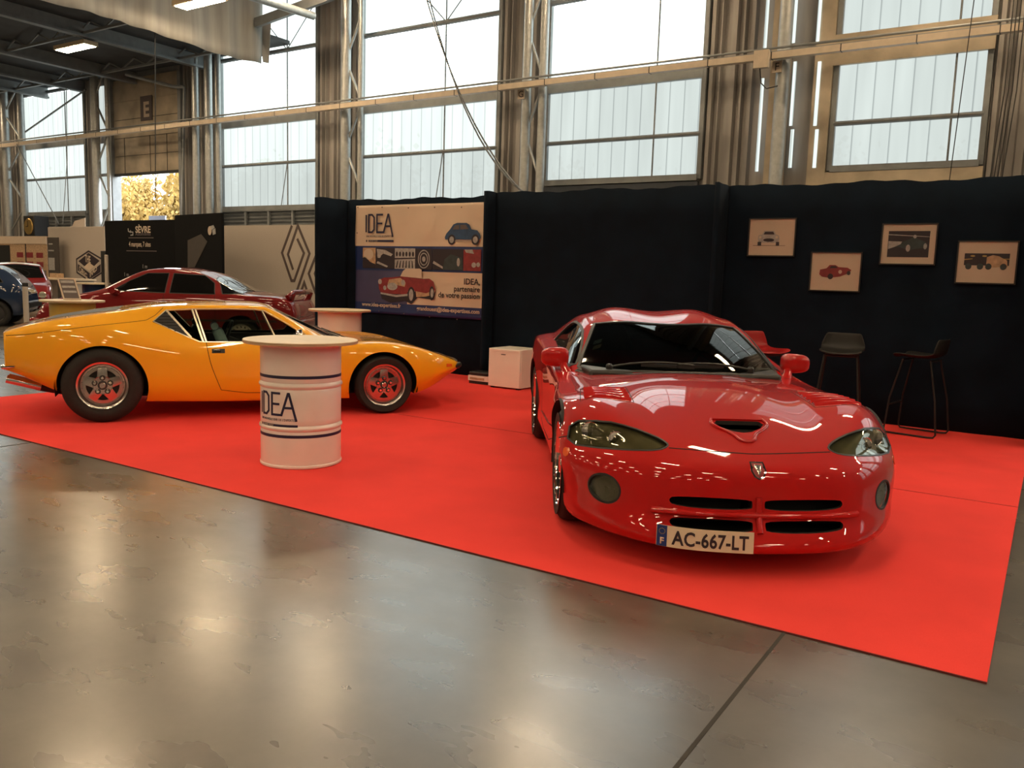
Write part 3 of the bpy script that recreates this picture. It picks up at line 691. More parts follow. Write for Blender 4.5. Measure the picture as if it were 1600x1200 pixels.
rc.build('printed_red_roadster', [M['wine'], M['tan'], M['ink'], M['paper'], M['silverprint']], bn)
for s, zx, zy, size, mm, al in (('IDEA,', 1266, 812, .118, 'ink', 'RIGHT'), ('partenaire', 1264, 880, .108, 'ink', 'RIGHT'), ('de votre passion', 1262, 944, .108, 'ink', 'RIGHT'),
                              ('www.idea-expertises.fr', 160, 1005, .082, 'paper', 'LEFT'), ('grandouest@idea-expertises.com', 1260, 1083, .082, 'paper', 'RIGHT')):
    x, z = BP(zx, zy); text('printed_text', s, size, fr_b(x, z, .001), M[mm], bn, al, bold=.0018)
gm = MB()
for px, py in ((560, 324), (598, 324), (639, 325), (680, 324), (722, 324), (559, 364), (593, 486), (632, 490), (672, 495), (715, 499)):
    x, z = PB(px, py); gm.prism(ell(x, z, .010, .010, 12), fr_b(0, 0)[0:1]+((1,0,0), (0,0,1), (0,-1,0)), .003)
gm.build('eyelet', M['inkgrey'], bn)

# ------------------------------------------------------------------ framed pictures
PY = 9.262
def picture(cx, cz, label, kind):
    e = empty('framed_picture', (cx, PY, cz), label=label, cat='picture', group='framed car pictures on the black partition')
    w, h = .245, .195
    f = MB(); t = .012
    for a, b in (((-w-t, -h-t), (w+t, -h)), ((-w-t, h), (w+t, h+t)), ((-w-t, -h), (-w, h)), ((w, -h), (w+t, h))): f.box((a[0], -.022, a[1]), (b[0], .002, b[1]))
    f.build('frame', M['blackplastic'], e)
    MB().box((-w, -.008, -h), (w, 0, h)).build('mount', M['paper'], e)
    MB().box((-w, -.0165, -h), (w, -.0155, h)).build('glass', M['picglass'], e)
    k = MB(); fr = lambda hh: ((0, -.008-hh, 0), (1,0,0), (0,0,1), (0,-1,0))
    S = lambda pts, sx=1, ox=0, oz=0: [(x*sx+ox, z*sx+oz) for x, z in pts]
    if kind == 0:      # grey coupe from the front
        k.cur = 0; k.prism([(-.135,-.06),(-.15,-.02),(-.145,.02),(-.105,.03),(-.085,.07),(.02,.07),(.045,.03),(.075,.02),(.085,-.02),(.07,-.06)], fr(0), .001)
        k.cur = 1; k.prism([(-.09,.03),(-.075,.06),(.012,.06),(.03,.03)], fr(.0012), .001); k.prism(ell(-.03, -.03, .06, .018), fr(.0012), .001)
        k.prism([(-.15,-.09),(-.15,-.05),(-.11,-.05),(-.11,-.09)], fr(.0012), .001); k.prism([(.05,-.09),(.05,-.05),(.085,-.05),(.085,-.09)], fr(.0012), .001); k.prism([(-.20,-.092),(.15,-.092),(.15,-.088),(-.20,-.088)], fr(0), .001)
        k.cur = 2; k.prism(ell(-.125, 0, .014, .014), fr(.002), .001); k.prism(ell(.055, 0, .014, .014), fr(.002), .001)
        mats = [M['silverprint'], M['ink'], M['paper']]
    elif kind == 1:
        k.cur = 0; k.prism([(-.16,-.03),(-.155,.02),(-.09,.035),(-.06,.07),(0,.07),(.03,.05),(.12,.045),(.16,.02),(.14,-.01),(.05,-.05),(-.06,-.065),(-.13,-.055)], fr(0), .001)
        k.cur = 1; k.prism([(-.06,.035),(-.045,.06),(0,.06),(.025,.04)], fr(.0012), .001); k.prism(ell(-.045, -.05, .028, .03), fr(.0012), .001); k.prism(ell(.135, -.01, .018, .022), fr(.0012), .001)
        k.cur = 2; k.prism(ell(.05, 0, .018, .02), fr(.002), .001)
        mats = [M['wine'], M['ink'], M['paper']]
    elif kind == 2:
        k.cur = 1; k.prism([(-.19,-.13),(.19,-.13),(.19,.13),(-.19,.13)], fr(0), .001)
        k.cur = 0; k.prism([(-.19,.03),(-.06,.02),(.01,.05),(.05,.08),(.09,.05),(.16,.02),(.17,-.03),(.0,-.06),(-.08,-.03),(-.19,-.03)], fr(.0012), .001)
        k.cur = 2; k.prism([(-.185,.03),(-.185,-.05),(-.13,-.03),(-.07,.0),(-.06,.025)], fr(.0018), .001); k.prism(ell(.055, .075, .015, .018), fr(.002), .001); k.prism(ell(0, -.04, .02, .035), fr(.002), .001); k.prism(ell(.155, -.02, .016, .03), fr(.002), .001); k.prism([(-.19,.09),(.19,.07),(.19,.075),(-.19,.10)], fr(.0012), .001)
        mats = [M['greenprint'], M['ink'], M['silverprint']]
    else:
        k.cur = 1; k.prism([(-.19,-.03),(.19,-.03),(.19,.085),(-.19,.085)], fr(0), .001)
        k.cur = 0; k.prism([(.0,-.02),(0,.05),(.05,.07),(.10,.06),(.17,.02),(.18,-.04),(.02,-.05)], fr(.0012), .001)
        k.cur = 2; 
        for x in (-.12, -.02): k.prism(ell(x, .06, .02, .008), fr(.0012), .001)
        k.prism([(-.19,.02),(-.12,.03),(-.12,.036),(-.19,.03)], fr(.0012), .001); k.prism([(.19,.03),(.13,.03),(.13,.036),(.19,.036)], fr(.002), .001)
        k.cur = 3
        for x in (-.15, -.05, .02, .145): k.prism(ell(x, -.04, .027, .03), fr(.002), .001)
        mats = [M['tan'], M['ink'], M['gold'], M['greenprint']]
    k.build('printed_car', mats, e)
picture(-2.66, 1.918, 'framed picture of a grey car seen from the front, leftmost on the black wall', 0)
picture(-1.97, 1.56, 'framed picture of a red racing car on cream paper', 1)
picture(-1.29, 1.85, 'framed picture of a dark green racing car with wide cream mount', 2)
picture(-.59, 1.68, 'framed picture of two vintage cars, rightmost on the black wall', 3)

# ------------------------------------------------------------------ barrel tables
def barrel(x, y, z0, label, bodymat, logo_ang=None, top_r=.405, r=.286, stripes=True, hh=.875):
    e = empty('barrel_table', (x, y, z0), label=label, cat='table')
    prof = [(0, .004), (r-.01, .004), (r, 0), (r+.006, .006), (r+.006, .018), (r, .026)]
    def ring(z): return [(r, z-.03), (r-.004, z-.022), (r+.008, z-.008), (r+.010, z), (r+.008, z+.008), (r-.004, z+.022), (r, z+.03)]
    prof += [(r, .1), (r, .2)] + ring(.285) + [(r, .35), (r, .5)] + ring(.585) + [(r, .65), (r, .8), (r, hh-.02), (r+.006, hh-.012), (r+.006, hh), (0, hh)]
    b = MB().lathe(prof, 96).build('drum', bodymat, e, smooth=30)
    MB().lathe([(0, hh), (top_r-.003, hh), (top_r, hh+.003), (top_r, hh+.022), (top_r-.002, hh+.025), (0, hh+.025)], 96).build('tabletop', M['wood'], e, smooth=30)
    MB().lathe([(top_r+.0004, hh+.004), (top_r+.0008, hh+.004), (top_r+.0008, hh+.021), (top_r+.0004, hh+.021)], 96).build('tabletop_edge', M['woodedge'], e, smooth=30)
    if stripes:
        for z in (.222, .640): MB().lathe([(r+.0002, z), (r+.0012, z), (r+.0012, z+.021), (r+.0002, z+.021)], 96).build('painted_stripe', M['navy'], e, smooth=30)
    if logo_ang is not None:
        def wrap(a, b, c): t = logo_ang + a/r; return Vector(((r+.0008+c)*math.cos(t), (r+.0008+c)*math.sin(t), .385+b))
        idea_logo(e, ((0,0,0), (1,0,0), (0,0,1), (0,-1,0)), .152, wrap)
    return e
pb = at_d(470.5, 538, 6.02); BXc, BYc = pb.x, pb.y
# the logo's right end lies left of the drum's centre line
view = math.atan2(CAM.y-BYc, CAM.x-BXc)
barrel(BXc, BYc, .006, 'white IDEA oil drum table with round plywood top in front of the yellow car', M['barrel'], logo_ang=view - .16 - .30/.286)
pb = at_d(531, 487, 11.0); barrel(pb.x, pb.y, .006, 'plain pale drum table with plywood top behind the yellow car under the banner', M['barrel'], stripes=False)
pb = at_d(113, 464, 11.4); YB = barrel(pb.x, pb.y, .0, 'mustard yellow drum table carrying a tilted info card, behind the tail of the yellow car', M['ochre'], stripes=False)
MB().lathe([(.288, .51), (.296, .52), (.296, .55), (.288, .56)], 64).build('white_band', M['paper'], YB, smooth=30)
text('small_print', '44', .12, ((0, 0, 0), (1,0,0), (0,0,1), (0,-1,0)), M['ink'], YB, 'CENTER', wrap=lambda a, b, c: Vector(((.288+c)*math.cos(-.95+a/.286), (.288+c)*math.sin(-.95+a/.286), .60+b)))
vw = math.atan2(CAM.y-pb.y, CAM.x-pb.x)
e = empty('info_card', (pb.x, pb.y, .903), vw+math.pi/2, label='tilted framed info card standing on the mustard drum table', cat='sign')
fr = ((-.11, 0, 0), (1, 0, .0), (-.22, .25, .94), (0, -.96, .25))
MB().prism([(0, 0), (.22, 0), (.22, .31), (0, .31)], fr, .012).build('card_frame', M['paper'], e)
fr2 = ((-.11, -.0125, .003), fr[1], fr[2], fr[3])
MB().prism([(.02, .02), (.20, .02), (.20, .29), (.02, .29)], fr2, .002).build('printed_sheet', M['inkgrey'], e)
MB().prism([(.03, .10), (.19, .10), (.19, .13), (.03, .13)], (Vector(fr2[0])+Vector((0, -.003, 0)), *fr[1:]), .001).prism([(.03, .17), (.19, .17), (.19, .20), (.03, .20)], (Vector(fr2[0])+Vector((0, -.003, 0)), *fr[1:]), .001).prism([(.03, .24), (.19, .24), (.19, .275), (.03, .275)], (Vector(fr2[0])+Vector((0, -.003, 0)), *fr[1:]), .001).build('printed_lines', M['silverprint'], e)
MB().bar((0, .02, 0), (-.03, .11, .0), .02).build('card_foot', M['paper'], e)

# ------------------------------------------------------------------ fridge and the boxes beside it
e = empty('mini_fridge', (-5.93, 8.62, .006), label='small white table-top fridge against the black partition', cat='fridge')
MB().box((0, .04, .015), (.47, .47, .50)).build('body', M['white'], e, bevel=.008)
MB().box((0, 0, .02), (.47, .035, .50)).build('door', M['white'], e, bevel=.008)
MB().box((.02, -.006, .465), (.45, 0, .495)).build('door_handle', M['white'], e, bevel=.004)
MB().box((.19, -.003, .425), (.255, 0, .437)).build('badge', M['inkgrey'], e)
MB().box((.02, .03, 0), (.07, .08, .02)).box((.40, .03, 0), (.45, .08, .02)).box((.02, .40, 0), (.07, .45, .02)).box((.40, .40, 0), (.45, .45, .02)).build('foot', M['blackplastic'], e)
e = empty('carton', (-6.34, 8.75, .006), label='low white printed carton on the carpet left of the fridge', cat='box')
MB().box((0, 0, .04), (.32, .22, .11)).build('carton_body', M['white'], e, bevel=.003); MB().box((.03, -.002, .055), (.26, 0, .085)).build('printed_label', M['tan'], e)
tag(MB().box((-6.33, 8.76, .006), (-6.02, 8.97, .046)).build('tray', M['blackplastic'], bevel=.003), 'flat black tray under the white carton', 'tray')
tag(MB().box((-6.33, 8.75, .116), (-6.03, 8.95, .165)).build('bag', M['blackplastic'], bevel=.015), 'dark folded bag lying on the white carton', 'bag')

# ------------------------------------------------------------------ bar stools
def stool(x, y, rz, seatmat, label, sled=True):
    e = empty('bar_stool', (x, y, .006), rz, label=label, cat='stool')
    # seat shell: curve in the y-z plane swept across x  (front at -y)
    prof = [(-.21, .735), (-.19, .752), (-.10, .745), (0, .738), (.10, .742), (.165, .765), (.195, .82), (.205, .88), (.215, .935)]
    n = 16; vs = []
    for i in range(n+1):
        u = -1+2*i/n
        for k, (py, pz) in enumerate(prof):
            w = .21*(1-.10*(k > 6)*(k-6)) if k > 3 else .20+.0*k
            curl = .03*abs(u)**3
            vs.append((u*w, py-(curl*1.2 if k > 5 else 0), pz+(curl if k < 6 else 0)))
    m_ = len(prof); fs = [(i*m_+k, (i+1)*m_+k, (i+1)*m_+k+1, i*m_+k+1) for i in range(n) for k in range(m_-1)]
    o = MB().add(vs, fs).build('seat_shell', seatmat, e, smooth=True)
    so = o.modifiers.new('thick', 'SOLIDIFY'); so.thickness = .014; so.offset = -1; sb = o.modifiers.new('sub', 'SUBSURF'); sb.levels = 1; sb.render_levels = 2
    for s in (-1, 1):
        MB().tube([(s*.15, -.13, .725), (s*.19, -.21, .35), (s*.205, -.235, .04), (s*.205, -.215, .012), (s*.205, -.15, .010), (s*.205, .17, .010), (s*.205, .215, .014), (s*.205, .235, .04), (s*.19, .20, .35), (s*.15, .12, .725)], .009, 8).build('sled_leg', M['blackseat'], e, smooth=True)
    MB().tube([(-.195, -.218, .28), (.195, -.218, .28)], .009, 8).build('footrest', M['blackplastic'], e, smooth=True)
    for yy in (.12, -.13): MB().tube([(-.16, yy, .722), (.16, yy, .722)], .009, 8).build('seat_rail', M['blackplastic'], e, smooth=True)
    return e
stool(-2.38, 8.15, R(55), M['redplastic'], 'red plastic bar stool behind the roof of the red sports car')
stool(-1.74, 8.75, R(8), M['blackseat'], 'black plastic bar stool facing the camera under the framed pictures')
stool(-1.02, 8.87, R(-100), M['blackseat'], 'black bar stool on a sled frame seen from the side, on the right')

# ------------------------------------------------------------------ car body tools
def sp(keys, x):
    """smooth monotone (Fritsch-Carlson) interpolation through (x, value) keys"""
    ks = sorted(keys); xs = [k[0] for k in ks]; ys = [k[1] for k in ks]; n = len(xs)
    if x <= xs[0]: return ys[0]
    if x >= xs[-1]: return ys[-1]
    d = [(ys[i+1]-ys[i])/(xs[i+1]-xs[i]) for i in range(n-1)]
    mm = [d[0]] + [0 if d[i-1]*d[i] <= 0 else 2*d[i-1]*d[i]/(d[i-1]+d[i]) for i in range(1, n-1)] + [d[-1]]
    for i in range(n-1):
        if x <= xs[i+1]:
            h = xs[i+1]-xs[i]; t = (x-xs[i])/h
            return ys[i]*(2*t**3-3*t*t+1) + mm[i]*h*(t**3-2*t*t+t) + ys[i+1]*(3*t*t-2*t**3) + mm[i+1]*h*(t**3-t*t)

def lattice(name, side, top, bot, capr=None, capf=None, level=3, fix=2, fixw=.8, crease=None):
    """body from a deformed box net (right half given, y < 0 mirrored). side[i][k], top[i][j], bot[i][j] (j=1..J towards the
    centre line), end caps blended from their borders unless the centre column capf/capr (list over k) is given.
    Returns a smooth closed mesh."""
    n = len(side); K = len(side[0])-1; J = len(top[0])
    V = {}; verts = []; faces = []
    def vid(p, key):
        if key not in V: V[key] = len(verts); verts.append(Vector(p))
        return V[key]
    for sgn in (-1, 1):
        def mir(p): return (p[0], sgn*abs(p[1]), p[2])
        def S(i, k): return vid(mir(side[i][k]), ('s', i, k, sgn))
        def T(i, j): return S(i, K) if j == 0 else vid(mir(top[i][j-1]), ('t', i, j, sgn if j < J else 0))
        def B(i, j): return S(i, 0) if j == 0 else vid(mir(bot[i][j-1]), ('b', i, j, sgn if j < J else 0))
        def q(a, b, c, d): faces.append((a, b, c, d) if sgn < 0 else (d, c, b, a))
        for i in range(n-1):
            for k in range(K): q(S(i, k), S(i+1, k), S(i+1, k+1), S(i, k+1))
            for j in range(J):
                q(T(i, j), T(i+1, j), T(i+1, j+1), T(i, j+1)); q(B(i, j+1), B(i+1, j+1), B(i+1, j), B(i, j))
        for end, cap in ((0, capr), (n-1, capf)):
            def edge(j, k):
                if j == 0: return Vector(side[end][k])
                if k == K: return Vector(top[end][j-1])
                if k == 0: return Vector(bot[end][j-1])
                return Vector(cap[k]) if cap else None
            cc = [Vector(bot[end][J-1])] + [Vector(cap[k]) if cap else Vector(bot[end][J-1]).lerp(Vector(top[end][J-1]), k/K) for k in range(1, K)] + [Vector(top[end][J-1])]
            def C(j, k):
                if k == K: return T(end, j)
                if k == 0: return B(end, j)
                if j == 0: return S(end, k)
                if j == J: return vid((cc[k].x, 0, cc[k].z), ('c', end, J, k, 0))
                u, v = j/J, k/K
                # coons patch; u measured by the lateral position of the top/bottom rows
                tp = Vector(top[end][j-1]); bt = Vector(bot[end][j-1]); yt = Vector(side[end][K]).y; u = 1-abs(tp.y)/abs(yt)
                L = Vector(side[end][k]); Rc = cc[k]
                p = L.lerp(Rc, u) + bt.lerp(tp, v) - (Vector(side[end][0]).lerp(cc[0], u)).lerp(Vector(side[end][K]).lerp(cc[K], u), v)
                return vid(mir(p), ('c', end, j, k, sgn))
            for j in range(J):
                for k in range(K):
                    if end == 0: q(C(j, k), C(j, k+1), C(j+1, k+1), C(j+1, k))
                    else: q(C(j, k), C(j+1, k), C(j+1, k+1), C(j, k+1))
    faces = [tuple(reversed(f)) for f in faces]
    tgt = [v.copy() for v in verts]; cur = [v.copy() for v in verts]
    me = bpy.data.meshes.new(name); me.from_pydata([tuple(v) for v in cur], [], faces)
    bm = bmesh.new(); bm.from_mesh(me); bmesh.ops.recalc_face_normals(bm, faces=bm.faces); bm.to_mesh(me); bm.free()
    if crease:
        inv = {v: k for k, v in V.items()}; at = me.attributes.new('crease_edge', 'FLOAT', 'EDGE')
        for e in me.edges:
            c = crease(inv[e.vertices[0]], inv[e.vertices[1]]); at.data[e.index].value = c or 0.0
    ob = bpy.data.objects.new(name+'_tmp', me); COL.objects.link(ob)
    md = ob.modifiers.new('s', 'SUBSURF'); md.use_limit_surface = True
    for it in range(fix):
        md.levels = 1; md.render_levels = 1
        dg = bpy.context.evaluated_depsgraph_get(); ev = ob.evaluated_get(dg).to_mesh()
        for i in range(len(verts)):
            cur[i] = cur[i] + (tgt[i]-ev.vertices[i].co)*fixw
            if abs(tgt[i].y) < 1e-6: cur[i].y = 0
        ob.evaluated_get(dg).to_mesh_clear()
        for i, v in enumerate(me.vertices): v.co = cur[i]
        me.update()
    md.levels = level
    dg = bpy.context.evaluated_depsgraph_get(); out = bpy.data.meshes.new_from_object(ob.evaluated_get(dg))
    bpy.data.objects.remove(ob); out.name = name
    for a in list(out.attributes):
        if a.name == 'crease_edge': out.attributes.remove(a)
    return out

def bvh_of(me):
    return BVHTree.FromPolygons([v.co.copy() for v in me.vertices], [tuple(p.vertices) for p in me.polygons])

class Surf:
    """smooth lookup on a source mesh: ray cast and interpolated normals"""
    def __init__(s, me):
        s.me = me; s.t = bvh_of(me); s.vn = [v.normal.copy() for v in me.vertices]; s.vc = [v.co.copy() for v in me.vertices]
        s.poly = [tuple(p.vertices) for p in me.polygons]
    def normal(s, p, fi):
        vs = s.poly[fi]; w = [1/max(1e-5, (s.vc[v]-p).length)**2 for v in vs]; n = Vector((0, 0, 0))
        for v, a in zip(vs, w): n += s.vn[v]*a
        return n.normalized()
    def cast(s, o, d):
        h, n, i, dist = s.t.ray_cast(Vector(o), Vector(d).normalized())
        return (h, s.normal(h, i)) if h is not None else None
    def near(s, p):
        h, n, i, dist = s.t.find_nearest(Vector(p)); return h, s.normal(h, i), dist

def carve(me, surf, thick, cutters, mats, name, parent, inner=1):
    """shell of thickness thick, cut by the cutters (closed meshes as MB), smooth outer normals kept"""
    ob = bpy.data.objects.new(name, me.copy()); COL.objects.link(ob)
    if thick:
        so = ob.modifiers.new('so', 'SOLIDIFY'); so.thickness = thick; so.offset = -1; so.use_even_offset = False
    cut = MB()
    for c in cutters: cut.add(c.v, c.f)
    cme = cut.mesh('cut', mats[0]); co = bpy.data.objects.new('cut', cme); COL.objects.link(co)
    bo = ob.modifiers.new('bo', 'BOOLEAN'); bo.operation = 'DIFFERENCE'; bo.object = co; bo.solver = 'EXACT'; bo.use_self = True if len(cutters) > 1 else False
    dg = bpy.context.evaluated_depsgraph_get(); out = bpy.data.meshes.new_from_object(ob.evaluated_get(dg))
    bpy.data.objects.remove(co); bpy.data.objects.remove(ob)
    out.materials.clear()
    for q in mats: out.materials.append(q)
    out.polygons.foreach_set('use_smooth', [True]*len(out.polygons))
    mi = []; nor = [None]*len(out.loops)
    vcache = {}
    for v in out.vertices:
        h, n, d = surf.near(v.co); vcache[v.index] = (d, n)
    for p in out.polygons:
        dmax = max(vcache[v][0] for v in p.vertices)
        outer = dmax < .0012 and p.normal.dot(vcache[p.vertices[0]][1]) > .3
        mi.append(0 if outer else inner)
        for li in p.loop_indices:
            v = out.loops[li].vertex_index
            nor[li] = tuple(vcache[v][1]) if outer else tuple(p.normal)
    out.polygons.foreach_set('material_index', mi)
    out.normals_split_custom_set(nor)
    out.name = name
    return meshobj(name, out, parent)

def smooth_poly(pts, seg=.02, closed=True, rnd=0.0):
    """resample a 2D polygon, optionally rounding its corners by Chaikin cutting"""
    P = [Vector(p) for p in pts]
    for _ in range(int(rnd)):
        Q = []; n = len(P)
        rng = range(n) if closed else range(n-1)
        if not closed: Q.append(P[0])
        for i in rng:
            a, b = P[i], P[(i+1) % n]; Q += [a.lerp(b, .25), a.lerp(b, .75)]
        if not closed: Q.append(P[-1])
        P = Q
    out = []; n = len(P)
    for i in range(n if closed else n-1):
        a, b = P[i], P[(i+1) % n]; k = max(1, int(round((b-a).length/seg)))
        out += [a.lerp(b, t/k) for t in range(k)]
    if not closed: out.append(P[-1])
    return out

def plane_frame(axis):
    """maps 2D->3D ray origin and direction for projection along an axis ('y-' = from the right side, 'y+' left, 'x+' front, 'z+' top, 'x-' rear)"""
    return {'y-': (lambda a, b: Vector((a, -3, b)), Vector((0, 1, 0))), 'y+': (lambda a, b: Vector((a, 3, b)), Vector((0, -1, 0))),
            'x+': (lambda a, b: Vector((5, a, b)), Vector((-1, 0, 0))), 'x-': (lambda a, b: Vector((-6, a, b)), Vector((1, 0, 0))),
            'z+': (lambda a, b: Vector((a, b, 4)), Vector((0, 0, -1)))}[axis]

def patch(surf, pts, axis, off=.001, thick=.004, rnd=0, seg=.02, rings=10, offs=None, center=None):
    """closed patch that follows the surface inside a (star-shaped) outline"""
    o, d = plane_frame(axis); P = smooth_poly(pts, seg, True, rnd); n = len(P)
    c = Vector(center) if center else sum(P, Vector((0, 0)))/n
    def hit(q):
        h = surf.cast(o(q.x, q.y), d)
        if h is None:
            # slide towards the centre until something is hit
            for t in (.02, .05, .1, .2, .4, .7):
                h = surf.cast(o(*(q.lerp(c, t))), d)
                if h: break
        return h
    vs = []; ns = []
    h = hit(c); vs.append(h[0]); ns.append(h[1])
    for r in range(1, rings+1):
        for q in P: h = hit(c.lerp(q, r/rings)); vs.append(h[0]); ns.append(h[1])
    fo = offs or (lambda p: off)
    topv = [v+nn*fo(v) for v, nn in zip(vs, ns)]; botv = [v-nn*(thick) for v, nn in zip(topv, ns)]
    fs = []; N = len(vs)
    for i in range(n): fs.append((0, 1+i, 1+(i+1) % n))
    for r in range(rings-1):
        a, b = 1+r*n, 1+(r+1)*n
        for i in range(n): fs.append((a+i, b+i, b+(i+1) % n, a+(i+1) % n))
    m = MB(); fb = [tuple(N+k for k in reversed(f)) for f in fs]; e = 1+(rings-1)*n
    sd = [(e+i, N+e+i, N+e+(i+1) % n, e+(i+1) % n) for i in range(n)]
    m.add(topv+botv, fs+fb+sd); return m

def ribbon(surf, pts, axis, w=.005, h=.001, closed=False, rnd=0, seg=.02, round_=False, sink=.004, lift=None):
    """strip (panel gap, moulding) that follows the surface along a polyline"""
    o, d = plane_frame(axis); P = smooth_poly(pts, seg, closed, rnd)
    H = [surf.cast(o(q.x, q.y), d) for q in P]; H = [x for x in H if x]; m = MB()
    if len(H) < 2: return m
    if round_:
        return m.tube([p+n*h for p, n in H], w/2, 8, closed)
    n_ = len(H); vs = []
    for i in range(n_):
        a = H[i-1][0] if (i > 0 or closed) else H[i][0]; b = H[(i+1) % n_][0] if (i < n_-1 or closed) else H[i][0]
        t = (b-a).normalized() if (b-a).length > 1e-7 else Vector((1, 0, 0)); nn = H[i][1]; s = t.cross(nn).normalized()*w/2
        p = H[i][0]; vs += [p-s+nn*h, p+s+nn*h, p+s-nn*sink, p-s-nn*sink]
    fs = []
    for i in range(n_ if closed else n_-1):
        j = (i+1) % n_
        for k in range(4): fs.append((i*4+k, j*4+k, j*4+(k+1) % 4, i*4+(k+1) % 4))
    if not closed: fs += [(0, 1, 2, 3), (n_*4-4, n_*4-1, n_*4-2, n_*4-3)]
    return m.add(vs, fs)

def prism_cut(pts, axis, lo, hi, rnd=0, seg=.05):
    """cutter: 2D outline extruded between two coordinates along the axis letter"""
    P = smooth_poly(pts, seg, True, rnd); P = [(p.x, p.y) for p in P]
    fr = {'y': ((0, lo, 0), (1, 0, 0), (0, 0, 1), (0, 1, 0)), 'x': ((lo, 0, 0), (0, 1, 0), (0, 0, 1), (1, 0, 0)), 'z': ((0, 0, lo), (1, 0, 0), (0, 1, 0), (0, 0, 1))}[axis]
    return MB().prism(P, fr, hi-lo)
def circ(cx, cz, r, n=48, a0=0, a1=360): return [(cx+r*math.cos(R(a0+(a1-a0)*t/n)), cz+r*math.sin(R(a0+(a1-a0)*t/n))) for t in range(n+(0 if a1-a0 == 360 else 1))]

class Frame:
    """a car's own axes: x forward, y to its left, z up; camera rays can be brought into it"""
    def __init__(s, ox, oy, ang): s.o = Vector((ox, oy, 0)); s.a = ang; s.M = Matrix.Translation(s.o) @ Matrix.Rotation(ang, 4, 'Z'); s.I = s.M.inverted()
    def pix(s, px, py):
        o = s.I @ CAM; d = (s.I.to_3x3() @ ray(px, py)).normalized(); return o, d
    def hit(s, surf, px, py):
        o, d = s.pix(px, py); return surf.cast(o, d)

